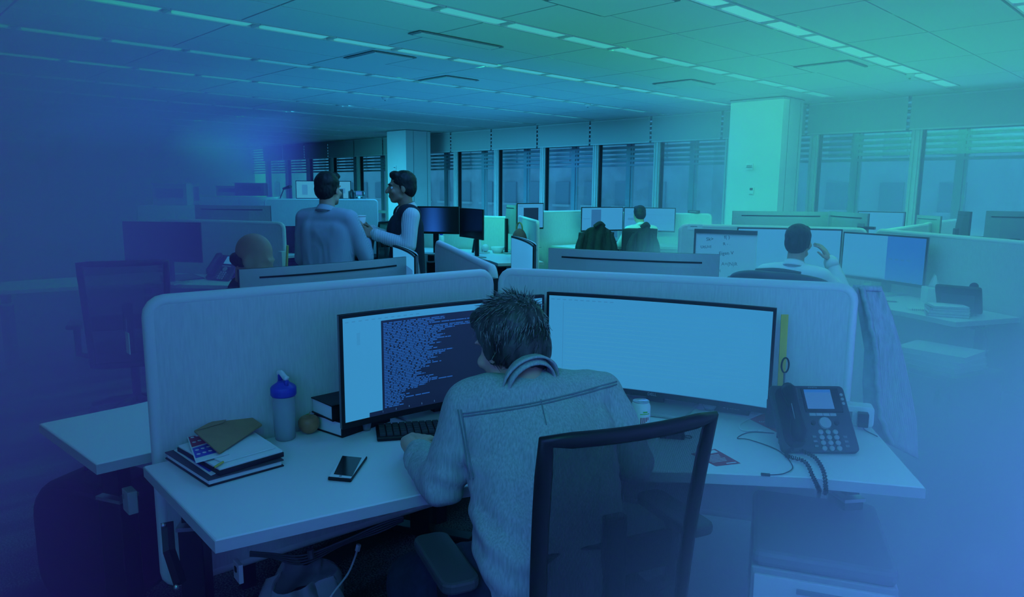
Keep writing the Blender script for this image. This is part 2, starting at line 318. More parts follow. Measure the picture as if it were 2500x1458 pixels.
# ------------------------------------------------------------------ haze put in for a colour wash: thick to the left, low on the right
HZ = bpy.data.materials.new('added_haze'); HZ.use_nodes = True
def _haze():
    nt = HZ.node_tree; nt.nodes.clear(); N = nt.nodes.new; L = nt.links.new
    out = N('ShaderNodeOutputMaterial'); sc = N('ShaderNodeVolumeScatter'); sc.inputs['Anisotropy'].default_value = .35
    ge = N('ShaderNodeNewGeometry')
    def dot(v, off):
        d = N('ShaderNodeVectorMath'); d.operation = 'DOT_PRODUCT'; d.inputs[1].default_value = v; L(ge.outputs['Position'], d.inputs[0])
        m = N('ShaderNodeMath'); m.operation = 'ADD'; m.inputs[1].default_value = off; m.use_clamp = False; L(d.outputs['Value'], m.inputs[0]); return m.outputs[0]
    def rng(x, a, b, c, d, t='SMOOTHSTEP'):
        r = N('ShaderNodeMapRange'); r.interpolation_type = t; L(x, r.inputs['Value'])
        for n_, v in (('From Min', a), ('From Max', b), ('To Min', c), ('To Max', d)): r.inputs[n_].default_value = v
        return r.outputs[0]
    def mul(a, b, op='MULTIPLY'):
        m = N('ShaderNodeMath'); m.operation = op; L(a, m.inputs[0]); L(b, m.inputs[1]); return m.outputs[0]
    left = mul(rng(dot(pol(HL[0]), HL[1]), 0, HL[2], 0, HL[3]), rng(dot(pol(150), 0), HL[4], HL[5], 1, HL[6]))
    right = mul(rng(dot(pol(HR[0]), HR[1]), 0, HR[2], 0, HR[3]), rng(dot((0, 0, 1), 0), HR[4], HR[5], 1, .03))
    tot = mul(left, right, 'ADD'); L(tot, sc.inputs['Density'])
    mx = N('ShaderNodeMix'); mx.data_type = 'RGBA'; L(mul(right, mul(tot, rng(tot, 0, 1, .001, .001), 'ADD'), 'DIVIDE'), mx.inputs[0]); mx.inputs[6].default_value = HCL; mx.inputs[7].default_value = HCR; L(mx.outputs[2], sc.inputs['Color'])
    L(sc.outputs[0], out.inputs['Volume'])
HL = (240.5, .05, 2.7, 1.5, 3.0, 9.0, .30); HR = (35, .40, 1.3, 2.4, .25, 1.25)
HCL = (.92, .19, .80, 1); HCR = (1, .78, 1, 1)
_haze()
hz = MB().box((-11.3, 4.5, 1.43), (28.2, 13.2, 2.82)).build('added_haze', HZ); tag(hz, 'bluish haze standing in for a colour wash, thick at left and low at right', 'added_haze', kind='stuff')  # added scattering volume that tints the room, no real fog
# ------------------------------------------------------------------ ceiling lights and vents
lf = MB().box((0, .342, .006), (.158, .008, .02)).box((0, -.342, .006), (.158, .008, .02)).box((.078, 0, .006), (.006, .69, .02)).box((-.078, 0, .006), (.006, .69, .02)).mesh('frame', m_ceil)
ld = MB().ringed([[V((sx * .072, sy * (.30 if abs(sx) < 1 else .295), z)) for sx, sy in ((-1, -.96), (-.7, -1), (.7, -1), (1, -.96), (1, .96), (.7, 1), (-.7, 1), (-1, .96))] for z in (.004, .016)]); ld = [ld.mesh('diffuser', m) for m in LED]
for i, x in enumerate(XL[1:12]):
    for k in range(14):
        y = 1.0 + .6965 * k + .0
        t = thing('ceiling_light', 'flat recessed light panel, %s from the window in the %s row from the right' % (ordn[13 - k], ordn[i]), 'ceiling light', (x, y, CH), 0, 'recessed light panels in rows')
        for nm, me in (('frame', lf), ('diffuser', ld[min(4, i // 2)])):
            o = bpy.data.objects.new(nm, me); COL.objects.link(o); o.parent = t
def vent(label, x, y, w, d):
    t = thing('air_vent', label, 'vent', (x, y, CH - .012))
    MB().box((0, 0, 0), (w, d, .012)).build('plate', m_ceil, t, bevel=.003)
    for sx, sy, a, b in ((0, -.5, w + .05, .035), (0, .5, w + .05, .035), (-.5, 0, .035, d), (.5, 0, .035, d)):
        MB().box((sx*(w+.03), sy*(d+.03), .004), (a, b, .006)).build('slot', m_grey, t)
vent('large square air diffuser with slots nearest on the ceiling, cut by the top edge', -3.26, 4.1, .62, .62)
vent('square air vent on the dim ceiling at upper left', -6.33, 4.25, .5, .45)
vent('square air vent one row behind the dim upper left one', -7.02, 5.7, .5, .45)
vent('square air vent near the column on the bright ceiling', -3.28, 7.85, .52, .45)
vent('long narrow air slot between the first and second light rows at left', -5.1, 4.25, .12, .9)
vent('flat square vent between the third and fourth light rows above the windows', -5.1, 7.9, .5, .5)
for label, px, py in (('small round smoke detector beside the nearest light row', 2222, 181), ('small round sprinkler head on the middle of the ceiling', 1435, 254), ('small round sprinkler head on the dim left of the ceiling', 940, 237)):
    p = onz(px, py, CH); t = thing('smoke_detector' if 'smoke' in label else 'sprinkler_head', label, 'detector' if 'smoke' in label else 'sprinkler', p)
    MB().lathe([(.001, -.045), (.035, -.04), (.05, -.015), (.055, 0)], 16).build('body', m_white, t, smooth=True); MB().cyl((0, 0, -.055), (0, 0, -.043), .012).build('sensor', m_grey, t)
# ------------------------------------------------------------------ furniture builders
def rrect(x0, x1, z0, z1, r, n=4):
    out = []
    for cx, cz, a in ((x1-r, z1-r, 0), (x0+r, z1-r, 90), (x0+r, z0+r, 180), (x1-r, z0+r, 270)):
        out += [(cx + r*cos(rad(a + 90*i/n)), cz + r*sin(rad(a + 90*i/n))) for i in range(n + 1)]
    return out
XZ = M4(((1, 0, 0, 0), (0, 0, -1, 0), (0, 1, 0, 0), (0, 0, 0, 1)))   # prism drawn in x,z and extruded along y
def partition(label, p0, p1, z0=.34, z1=1.25, th=.034, m=None, group='fabric desk partitions'):
    p0, p1 = V((p0[0], p0[1], 0)), V((p1[0], p1[1], 0)); d = p1 - p0; L = d.length
    t = thing('partition', label, 'partition', p0, math.atan2(d.y, d.x), group); out = rrect(0, L, z0, z1, .045)
    MB().prism(out, -th/2, th/2, XZ).build('fabric_panel', m or m_panel, t, bevel=.003)
    MB().tube([(x, 0, z) for x, z in out], .021, 8, loop=True).build('edge_trim', m_edge, t, smooth=True)
    for x in (.25, L - .25): MB().box((x, 0, z0 - .03), (.05, .03, .14)).build('bracket', m_steel, t)
    return t
def inv(p, K, b):
    q = V((p[0] - K[0], p[1] - K[1], 0)); return (q.x*cos(rad(b)) + q.y*sin(rad(b)), -q.x*sin(rad(b)) + q.y*cos(rad(b)))
OUT = [inv(p, (-2.19, 2.0), 325.4) for p in ((-2.165, 1.97), (-2.245, .63), (-1.637, .604), (-1.565, .90), (-1.50, 1.16), (-1.40, 1.42), (-1.27, 1.62), (-1.09, 1.80), (-.82, 2.03), (-.56, 2.20), (-.873, 2.66))]
DZ = .76
def leg_col(x, y, s):
    a = MB().box((x, y, .30), (.085, .055, .52)).box((x, y, .03), (.08, .55, .03), None); return a
def desk(label, K, b, z=DZ):
    t = thing('desk', label, 'desk', (K[0], K[1], 0), rad(b), '120 degree white desks')
    MB().prism(OUT, z - .034, z).build('desk_top', m_desk, t, bevel=.005)
    MB().prism([(x + .0012*(1 if 0 < i < 10 else -1), y + .0012*(-1 if i < 3 else 1 if i > 8 else 0)) for i, (x, y) in enumerate(OUT)], z - .0335, z - .003).build('edge_band', m_deskedge, t)
    for (x, y) in ((.72, -1.03), (.84, 1.12), (.28, 0)):
        l = MB().box((x, y, .28), (.10, .07, .56)).build('leg', m_steel, t, bevel=.004); MB().box((x, y, .64), (.075, .05, z - .67 + .03)).build('leg_column', m_steel, l); MB().box((x, y, .565), (.108, .078, .012)).build('leg_collar', m_chrome, l)
        MB().box((x, y, .02), (.5, .07, .03)).build('foot_bar', m_steel, l, bevel=.004)
    a, c = V((.28, 0, z - .075)), None
    MB().tube([(.72, -1.03, z - .07), (.30, -.05, z - .07)], .03, 4).build('frame_rail', m_steel, t); MB().tube([(.84, 1.12, z - .07), (.30, .05, z - .07)], .03, 4).build('frame_rail', m_steel, t)
    return t
def office_chair(label, loc, face, top=1.02, sw=.50, w2=.46, loose=.33, mesh=True):
    t = thing('office_chair', label, 'chair', (loc[0], loc[1], 0), rad(face - 90), 'black office chairs')
    def bk(u, v): x = (u - .5) * sw * (1 - .10 * (1 - v)); z = .42 + (top - .42) * v; return V((x, -.235 - .065*v*v + .045*(1 - (2*u-1)**2)*-.6, z))
    edge = [bk(0, v/8) for v in range(9)] + [bk(u/8, 1) for u in range(1, 9)] + [bk(1, 1 - v/8) for v in range(1, 9)] + [bk(1 - u/8, 0) for u in range(1, 8)]
    MB().tube(edge, .014, 8, loop=True, flat=1.5).build('backrest_frame', m_black, t, smooth=True)
    if mesh: MB().grid(bk, 14, 14).build('backrest_mesh', m_mesh, t, smooth=True)
    else: MB().grid(bk, 14, 14).build('backrest', m_seat, t, smooth=True, solid=.03)
    MB().box((0, -.235, .66), (.06, .03, .34)).build('back_spine', m_black, t, bevel=.008)
    MB().box((0, -.21, .70), (sw * .86, .012, .10)).build('lumbar_bar', m_blackmat, t, bevel=.004)
    MB().prism(rrect(-.25, .25, -.22, .27, .09, 5), .425, .50).build('seat', m_seat, t, bevel=.02, seg=3)
    for s in (-1, 1):
        a = MB().prism(rrect(s*loose - .048, s*loose + .048, -.14, .13, .03, 4), .655, .685).build('armrest', m_dgrey, t, bevel=.008); MB().tube([(s*loose, 0, .655), (s*loose, 0, .46), (s*.2, 0, .42)], .022, 8).build('arm_post', m_black, a)
    MB().cyl((0, 0, .10), (0, 0, .42), .028).build('gas_column', m_steel, t, smooth=True); MB().box((0, 0, .41), (.2, .26, .04)).build('mechanism', m_black, t)
    for k in range(5):
        a = 2*pi*k/5 + .3; l = MB().tube([(0, 0, .12), (.16*cos(a), .16*sin(a), .11), (.30*cos(a), .30*sin(a), .075)], [.03, .024, .018], 8).build('base_leg', m_black, t, smooth=True)
        MB().cyl((.30*cos(a) - .02*sin(a), .30*sin(a) + .02*cos(a), .03), (.30*cos(a) + .02*sin(a), .30*sin(a) - .02*cos(a), .03), .03).build('caster', m_black, l, smooth=True)
    return t
def monitor(label, pa, pb, face, h=.37, content=(), logo=False, sm=None, curve=3.4, dz=DZ, m_rear=None, stand=True, grp='wide desk monitors'):
    pa, pb = V(pa), V(pb); ztop = (pa.z + pb.z) / 2; d = (pb - pa) * face; d.z = 0; w = d.length; mid = (pa + pb) / 2; yaw = math.atan2(d.y, d.x)
    t = thing('monitor', label, 'monitor', (mid.x, mid.y, dz), yaw, grp); zc = ztop - dz - h / 2
    sag = w*w / (8*curve)
    def fr_(u, v, off=0): x = (u - .5) * w; return V((x, -x*x/(2*curve) + sag*.5 - off, zc + (v - .5) * h))
    def rear(u, v): p = fr_(u, v); e = min(1, 4*min(u, 1-u)) ; q = .020 + .038*e*(1 - abs(2*v-.8)**2*.5); p.y += max(q, .018); return p
    n, k = 20, 6
    b = MB(); b.grid(lambda u, v: fr_(u, v), n, 1)
    for (u0, u1, v0, v1) in ((0, 1, 0, 0), (0, 1, 1, 1)):
        b.grid(lambda u, v: fr_(u, v0) + V((0, .018*v, 0)), n, 1)
    for u0 in (0, 1): b.grid(lambda u, v: fr_(u0, u) + V((0, .018*v, 0)), 1, 1)
    b.build('bezel', m_black, t, smooth=False)
    r = MB().grid(rear, n, k); 
    for v0 in (0, 1): r.grid(lambda u, v: fr_(u, v0).lerp(rear(u, v0), .3 + .7*v), n, 1)
    for u0 in (0, 1): r.grid(lambda u, v: fr_(u0, u).lerp(rear(u0, u), .3 + .7*v), 1, 1)
    r.build('rear_cover', m_rear or m_silver, t, smooth=False)
    bz, bb_ = .011 / w, .022 / h
    def scr(u, v, off): return fr_(bz + u*(1 - 2*bz), bb_ + v*(1 - bb_ - .012/h), off)
    MB().grid(lambda u, v: scr(u, v, .0012), n, 1).build('screen', sm or s_white, t)
    for nm, mt, rects in content:
        c = MB()
        for (u0, u1, v0, v1) in rects: c.grid(lambda u, v: scr(u0 + (u1-u0)*u, v0 + (v1-v0)*v, .0022 if nm != 'text_rows' else .003), max(1, int((u1-u0)*16)), 1)
        o = c.build(nm, mt, t)
        if len(rects) > 12: o['kind'] = 'stuff'
    MB().grid(lambda u, v: rear(.09 + .82*u, .885 + .022*v) + V((0, .003, 0)), n, 1).build('vent_slot', m_rubber, t)
    if logo: text('brand_plate', 'DELL', .016, m_chrome, t, fr_(.5, .03) + V((0, -.003, 0)), (pi/2, 0, 0))
    if stand:
        MB().box((0, .075, (zc - .02) / 2 + .01), (.07, .03, zc + .02)).build('stand_neck', m_black, t, bevel=.004)
        MB().prism([(-.14, -.09), (.14, -.09), (.16, .13), (-.16, .13)], .002, .014).build('stand_base', m_silver if m_rear is None else m_black, t, bevel=.003)
    return t
def desk_phone(label, loc, rz, s=1.0):
    t = thing('desk_phone', label, 'telephone', loc, rz, 'black desk phones'); t.scale = (s, s, s)
    A = M4.Translation((0, -.05, .012)) @ M4.Rotation(rad(48), 4, 'X')      # face plane: x right, y up the face, z outwards
    MB(A).prism(rrect(-.125, .125, 0, .235, .016), -.022, 0).build('body', m_dgrey, t, bevel=.004)
    MB().prism([(-.10, .055), (.10, .055), (.08, .11), (-.08, .11)], 0, .012).build('stand_foot', m_dgrey, t); MB(M4.Translation((0, .10, .005)) @ M4.Rotation(rad(100), 4, 'X')).box((0, .075, 0), (.18, .15, .008)).build('stand_back', m_dgrey, t)
    MB(A).box((.040, .18, .002), (.125, .088, .006)).build('screen_bezel', m_black, t, bevel=.002); MB(A).box((.030, .182, .006), (.088, .070, .002)).build('display', s_phone, t); MB(A).box((.030, .211, .0075), (.088, .010, .001)).build('display_header', s_blue, t)
    for i in range(4): MB(A).box((-.003 + i*.0225, .127, .003), (.021, .010, .006)).build('soft_key', m_silver, t, bevel=.001)
    MB(A).cyl((.032, .098, 0), (.032, .098, .008), .021, .019, 20).build('navigation_pad', m_silver, t, bevel=.001)
    for x in (-.006, .070): MB(A).cyl((x, .098, 0), (x, .098, .006), .008).build('round_key', m_black, t)
    k_ = MB(A).cyl((0, 0, 0), (0, 0, .006), .0085, .008, 14).mesh('number_key', m_silver, True)
    for i in range(3):
        for j in range(4): o = bpy.data.objects.new('number_key', k_); COL.objects.link(o); o.parent = t; o.location = A.to_3x3() @ V((.010 + .024*i, .066 - .0185*j, 0))
    for x in (.103,):
        for i in range(2):
            for j in range(3): MB(A).cyl((x - .008 + .015*i, .205 - .016*j - .005*i, 0), (x - .008 + .015*i, .205 - .016*j - .005*i, .004), .0052).build('line_key', m_silver, t)
    for x in (-.014, .086):
        for j in range(3): MB(A).box((x, .05 - .016*j, .002), (.012, .007, .004)).build('side_key', m_grey, t)
    pts = [A @ V((-.075, y, z)) for y, z in ((.215, .022), (.195, .036), (.15, .043), (.10, .043), (.055, .036), (.03, .02))]
    h = MB().tube(pts, [.020, .026, .018, .018, .027, .021], 12, flat=1.05).build('handset', m_black, t, smooth=True); MB(A).box((-.083, .115, .056), (.010, .055, .003)).build('handset_stripe', m_grey, h)
    MB(A).prism(rrect(-.112, -.045, .012, .225, .03), 0, .004).build('cradle', m_black, t); text('brand_mark', 'AVAYA', .010, m_silver, t, A @ V((.02, .226, .001)), (rad(48), 0, 0), .0002)
    return t
def coil(name, pts, r, turns, rw, m, label=None, cat=None, parent=None):
    p = bez(pts, 40); n = len(p); out = []
    for i, q in enumerate(p):
        t = (p[min(i+1, n-1)] - p[max(i-1, 0)]).normalized(); a = t.cross(V((0, .3, 1))).normalized(); b = t.cross(a); ph = turns*2*pi*i/n
        out.append(q + a*cos(ph)*r + b*sin(ph)*r)
    o = MB().tube(out, rw, 5).build(name, m, parent, smooth=True); return tag(o, label, cat)
# ------------------------------------------------------------------ people
def basis(fwd, up=(0, 0, 1)):
    f = V(fwd).normalized(); u = V(up); x = f.cross(u).normalized(); z = x.cross(f)
    return M4(((x.x, f.x, z.x, 0), (x.y, f.y, z.y, 0), (x.z, f.z, z.z, 0), (0, 0, 0, 1)))
def blob(name, prims, vox, m, parent, sm=3, fold=0, freq=9, seed=0, gathers=()):
    mb = MB()
    for p in prims:
        if p[0] == 'e': mb.sph((0, 0, 0), p[2], M4.Translation(V(p[1])) @ (p[3] if len(p) > 3 else M4.Identity(4)), 18, 12)
        else:
            a, r0, b, r1 = V(p[1]), p[2], V(p[3]), p[4]; d = b - a; L = max(d.length, 1e-5); t = d / L
            u = t.cross(V((0, 0, 1)) if abs(t.z) < .95 else V((1, 0, 0))).normalized(); w = t.cross(u); rings = []
            for k in range(6): q = pi/2 * (k + .15) / 6; rings.append((a - t * r0 * cos(q), r0 * sin(q)))
            rings += [(a, r0), (b, r1)]
            for k in range(5, -1, -1): q = pi/2 * (k + .15) / 6; rings.append((b + t * r1 * cos(q), r1 * sin(q)))
            mb.ringed([[c + (u*cos(2*pi*j/16) + w*sin(2*pi*j/16)) * r for j in range(16)] for c, r in rings])
    o = bpy.data.objects.new(name, mb.mesh(name, m)); COL.objects.link(o)
    k = o.modifiers.new('r', 'REMESH'); k.mode = 'VOXEL'; k.voxel_size = vox; k.use_smooth_shade = True
    if sm: k = o.modifiers.new('s', 'SMOOTH'); k.factor = .5; k.iterations = sm
    me = bpy.data.meshes.new_from_object(o.evaluated_get(bpy.context.evaluated_depsgraph_get())); bpy.data.objects.remove(o)
    if fold:
        co = [v.co.copy() for v in me.vertices]; no = [v.normal.copy() for v in me.vertices]
        for v, c, nn in zip(me.vertices, co, no):
            q = V((c.x * freq, c.y * freq, c.z * freq * .55 + seed)); s = 1 - abs(noise.noise(q + V((0, 0, 2*noise.noise(q * .6)))))*2
            amt = fold * (s * .55 + .45 * noise.noise(q * 2.3))
            for g, gr, ga_, gd in gathers:
                e = (c - V(g)).length
                if e < gr: amt += ga_ * (1 - e/gr) * sin((c - V(g)).dot(V(gd)))
            v.co = c + nn * amt
    o = bpy.data.objects.new(name, me); COL.objects.link(o); o.parent = parent; me.materials.clear(); me.materials.append(m)
    me.polygons.foreach_set('use_smooth', [True] * len(me.polygons)); return o
def hand(wr, fwd, nrm, side, curl=.5, s=1.0, spread=.024):
    """palm from the wrist along fwd, nrm out of the back of the hand, side +1 when the thumb is on +x of (fwd, nrm)"""
    f = V(fwd).normalized(); n = V(nrm); n = (n - f * n.dot(f)).normalized(); x = f.cross(n) * side; w = V(wr); P = []
    for a in (-.030, -.010, .010, .030): P.append(('c', w + f*.012*s + x*a*.6*s, .017*s, w + f*.078*s + x*a*s, .0135*s))
    for a, L, in ((.036, .070), (.012, .080), (-.012, .075), (-.035, .058)):
        p = w + f*.085*s + x*a*s*spread/.024; d = f.copy(); ang = 0
        for k, q in enumerate((.46, .30, .24)):
            ang += curl * (.75, .9, .6)[k]; d = f*cos(ang) - n*sin(ang); e = p + d*L*q*s + x*a*.10*s; r = (.0095 - .0008*k)*s
            P.append(('c', p, r, e, r - .0006)); p = e
    p = w + f*.025*s + x*.028*s; d = (f*.62 + x*.75 - n*.25).normalized(); e = p + d*.042*s; P.append(('c', p, .013*s, e, .0105*s)); d2 = (f*.9 + x*.30 - n*.35*curl*2).normalized(); e2 = e + d2*.030*s; P.append(('c', e, .0105*s, e2, .0095*s)); P.append(('c', e2, .0095*s, e2 + (f - n*curl).normalized()*.022*s, .008*s)); return P
def human(name, label, loc, rz, J, hd, skin, hairm, top, bottom, vox=.010, cloth=None, style='short', arms='long', fold=.004, hands=None, eyes=True, heavy=1.0, vest=None, head_up=(0, 0, 1), shoes=True, hairfn=None, fold_s=0, group=None):
    t = thing(name, label, 'person', loc, rz, group); g = {k: V(v) for k, v in J.items()}; H = M4.Translation(g['head']) @ basis(hd, head_up)
    hp = lambda *a: H @ V(a); R3 = H.to_3x3().to_4x4(); E_ = lambda c, r: ('e', hp(*c), r, R3)
    hd_ = [E_((0, -.012, .030), (.074, .094, .092)), E_((0, .028, -.030), (.060, .068, .080)), E_((0, .052, -.088), (.034, .036, .026)), ('c', hp(-.045, .02, -.07), .022, hp(-.012, .066, -.095), .018), ('c', hp(.045, .02, -.07), .022, hp(.012, .066, -.095), .018),
           ('c', hp(0, .094, .008), .008, hp(0, .112, -.030), .0135), E_((0, .080, .026), (.050, .017, .011)), E_((0, .090, -.060), (.021, .011, .006)), E_((0, .088, -.070), (.018, .010, .006)), E_((.040, .068, -.030), (.022, .020, .020)), E_((-.040, .068, -.030), (.022, .020, .020)), E_((.077, -.004, -.012), (.009, .019, .031)), E_((-.077, -.004, -.012), (.009, .019, .031)),
           ('c', hp(0, -.022, -.045), .054, g['neck'] + V((0, 0, -.03)), .058)]
    sp = g['chest'] - g['pelvis']; sx = g['shr'] - g['shl']; B = basis(sx.cross(sp) * -1, sp) ; B = M4.Identity(4) if sx.length < .01 else B
    hv = heavy
    bx = B.to_3x3() @ V((1, 0, 0)); P0, P1 = g['pelvis'], g['shl'].lerp(g['shr'], .5); up_ = (P1 - P0).normalized()
    tor = lambda i: [('e', P0, (.165*hv + i, .118*hv + i, .120 + i), B)] + [('c', P0 + bx*k*.062*hv + up_*.02, .108*hv + i, P1 + bx*k*.105*hv - up_*.085, .084*hv + i) for k in (-1, -.5, 0, .5, 1)] + [('e', g['chest'], (.155*hv + i, .112*hv + i, .15 + i), B), ('c', g['shl'].lerp(g['shr'], .10), .060 + i, g['shl'].lerp(g['shr'], .90), .060 + i), ('c', g['neck'] + V((0, 0, -.045)), .060 + i*.6, g['shl'].lerp(g['neck'], .25) - up_*.01, .055 + i), ('c', g['neck'] + V((0, 0, -.045)), .060 + i*.6, g['shr'].lerp(g['neck'], .25) - up_*.01, .055 + i)]
    def arm(s, i, k=1.0, w1=.026): sh, el, wr = g['sh'+s], g['el'+s], g['wr'+s]; return [('c', sh, .052 + i, el, .040 + i), ('c', el, .041 + i, el.lerp(wr, k), (.040 + (w1 - .040)*k) + i)]
    def leg(s, i): return [('c', g['hip'+s], .088 + i, g['kn'+s], .058 + i), ('c', g['kn'+s], .057 + i, g['an'+s], .040 + i*1.3)]
    hs = []
    for s in 'lr':
        if hands and s in hands: f, n, c = hands[s]; hs += hand(g['wr'+s], f, n, 1 if s == 'l' else -1, c)
        else: d = (g['wr'+s] - g['el'+s]).normalized(); hs += hand(g['wr'+s], d, V((0, 0, 1)) if abs(d.z) < .8 else V(((-1 if s == 'l' else 1), 0, 0)), 1 if s == 'l' else -1, .45)
    body = hd_ + tor(-.004) + arm('l', 0) + arm('r', 0) + hs + leg('l', 0) + leg('r', 0) + [('c', g['anl'], .035, g['anl'] + V((0, .1, -.03)), .03), ('c', g['anr'], .035, g['anr'] + V((0, .1, -.03)), .03)]
    blob('body', body, vox, skin, t, 2)
    k = {'long': 1.0, 'rolled': .64, 'half': .30}[arms]
    blob('shirt', tor(.014) + arm('l', .016, k) + arm('r', .016, k), max(vox, .007), top, t, 24 if vox < .009 else 14, fold, 8, fold_s, cloth or ())
    for s in 'lr': e = g['el'+s].lerp(g['wr'+s], k); d = (g['wr'+s] - g['el'+s]).normalized(); r = .040 + (.026 - .040)*k + .017; MB().tube([e - d*.050, e - d*.012, e + d*.006], [r + .004, r + .004, r], 16).build('cuff', top, t, smooth=True)
    nk = g['neck']; c2 = hp(0, -.022, -.045); d = (c2 - nk).normalized(); fw = V(hd); fw = (fw - d*fw.dot(d)).normalized(); rt = fw.cross(d)
    cz = lambda v: (-.030 + .104*v) if v < .5 else (.022 - .080*(v - .5)); cr = lambda v: (.067 - .012*v) if v < .5 else (.061 + .040*(v - .5)); c = MB(); c.grid(lambda u, v: nk + d*(cz(v) - .014*cos(2*pi*u)) + (rt*sin(2*pi*u)*cr(v) + fw*cos(2*pi*u)*(cr(v) + .002)), 32, 8); c.build('collar', top, t, smooth=True, solid=.006)
    if vest: blob('vest', tor(.026), max(vox, .008), vest, t, 12, .003, 8, 3)
    blob('trousers', [('e', g['pelvis'] + V((0, 0, -.03)), (.175*hv, .125*hv, .105), B)] + leg('l', .018) + leg('r', .018), max(vox, .009), bottom, t, 8, fold, 8, 5)
    if shoes:
        for s in 'lr':
            a = g['an'+s]; kf = (g['kn'+s] - g['hip'+s]); kf.z = 0; kf = kf.normalized() if kf.length > .1 else V((0, 1, 0)); zf = max(a.z - .075, .03) if a.z < .2 else a.z - .06
            b_ = V((a.x, a.y, zf)); blob('shoe', [('c', b_ - kf*.06 + V((0, 0, .01)), .042, b_ + kf*.15, .036), ('c', b_ - kf*.04 + V((0, 0, .05)), .040, b_ + kf*.03 + V((0, 0, .035)), .042)], .010, m_black, t, 3)
    if eyes:
        for sx_ in (-1, 1):
            e = MB().sph(hp(sx_*.030, .0755, -.001), .0115, None, 12, 8).build('eye', m_eye, t, smooth=True); MB().sph(hp(sx_*.030, .0822, -.001), .0062, None, 10, 6).build('iris', m_iris, e, smooth=True)
            MB().tube([hp(sx_*.014, .094, .020), hp(sx_*.032, .094, .026), hp(sx_*.052, .078, .020)], [.003, .0045, .002], 6).build('eyebrow', hairm, t, smooth=True)
    if style == 'short': hr = [E_((0, -.022, .046), (.083, .097, .084)), E_((0, -.050, .0), (.076, .066, .080)), E_((.066, -.012, .01), (.015, .030, .045)), E_((-.066, -.012, .01), (.015, .030, .045)), E_((0, .045, .095), (.060, .042, .030))]
    elif style == 'thick': hr = [E_((0, -.020, .050), (.090, .104, .088)), E_((0, -.052, -.005), (.083, .070, .092)), E_((.070, -.008, .01), (.018, .038, .055)), E_((-.070, -.008, .01), (.018, .038, .055)), E_((0, .050, .085), (.066, .048, .040))]
    else: hr = [E_((0, -.064, -.035), (.070, .044, .038)), E_((.068, -.03, -.03), (.010, .034, .024)), E_((-.068, -.03, -.03), (.010, .034, .024))]
    ho = blob('hair', hr, max(.007, vox*.8), hairm, t, 2, .005, 45, 2)
    if hairfn: hairfn(t, hp, ho)
    return t
def stand_J(h=1.0, **kw):
    J = dict(pelvis=(0, 0, .95), chest=(0, .01, 1.27), neck=(0, -.005, 1.47), head=(0, .03, 1.62), shl=(-.185, -.01, 1.41), shr=(.185, -.01, 1.41), ell=(-.24, -.03, 1.11), elr=(.24, -.03, 1.11), wrl=(-.20, .18, 1.02), wrr=(.20, .18, 1.02), hipl=(-.095, 0, .90), hipr=(.095, 0, .90), knl=(-.11, .02, .49), knr=(.11, .02, .49), anl=(-.11, -.02, .09), anr=(.11, -.02, .09))
    J.update(kw); return {k: V(v) * h for k, v in J.items()}
def sit_J(**kw):
    J = dict(pelvis=(0, -.04, .58), chest=(0, .03, .90), neck=(0, .06, 1.10), head=(0, .11, 1.245), shl=(-.185, .03, 1.03), shr=(.185, .03, 1.03), ell=(-.25, .16, .82), elr=(.25, .16, .82), wrl=(-.14, .40, .80), wrr=(.14, .40, .80), hipl=(-.09, -.02, .565), hipr=(.09, -.02, .565), knl=(-.12, .40, .54), knr=(.12, .40, .54), anl=(-.12, .44, .09), anr=(.12, .44, .09))
    J.update(kw); return {k: V(v) for k, v in J.items()}
# ------------------------------------------------------------------ our workstation
K0 = (-2.19, 2.0)
desk('large white front desk of the man in the denim shirt, with phone and can', K0, 325.4)
dsk0 = [o for o in COL.objects if o.name == 'desk'][0]
partition('fabric partition behind the code monitor, with rounded corner at lower left', (-2.17, 1.97), (-2.295, .69), .33, 1.25)
partition('fabric partition behind the bright right monitor, with the cardigan on its end', (-2.16, 2.04), (-.97, 2.655), .33, 1.25)
partition('short fabric partition running away from the corner behind the denim man', (-2.26, 2.08), (-3.60, 2.83), .33, 1.25)
t = thing('partition_post', 'thin dark post in the gap where the three nearest partitions meet', 'post', (-2.215, 2.035, 0)); MB().box((0, 0, .61), (.035, .035, 1.22)).build('post', m_black, t); MB().cyl((0, -.02, 1.10), (.0, -.045, 1.10), .012).build('knob', m_grey, t); MB().box((0, 0, .01), (.12, .12, .02)).build('base_plate', m_steel, t)
def code_rows():
    random.seed(3); R = []; v = .90
    L = [.30, .30, .25, .55, .22, .60, .62, .35, .30, .28, .26, .30, .28, .33, .26, .24, .28, .22, .24, .26, .22, .34, .30, .28, .24, .26, .22, .24, .28, .20, .22, .18, .16, .18, .20, .16, .24, .22, .26, .34, .22, .20, .16, .10, .08, .12, .10, .22, .09, .08, .07, .09]
    for i, l in enumerate(L):
        u = .182
        while u < .182 + l:
            w = random.choice((.010, .018, .028, .04)); R.append((u, min(u + w, .182 + l), v, v + .0105)); u += w + random.choice((.003, .004, .008))
        v -= .0165
    return R
icons = [(.12 + .0215*i, .132 + .0215*i, .018, .038) for i in range(20)]
P = atd
monL = monitor('wide monitor showing dark code window, directly in front of the denim man', atd(824, 762, 2.31), atd(1324, 725, 2.80), 1, .385, [('dark_window', s_dark, [(.172, .995, .045, .935)]), ('text_rows', s_code, code_rows()), ('side_column', s_dark, [(.172, .190, .30, .74)]), ('toolbar_marks', s_line, [(.01 + .03*i, .025 + .03*i, .955, .965) for i in range(12)]), ('taskbar', s_dark, [(.11, .995, 0, .045)]), ('task_icons', s_icon, icons), ('list_marks', s_line, [(.06, .075, .84 - .012*i, .845 - .012*i) for i in range(10)])], logo=True)
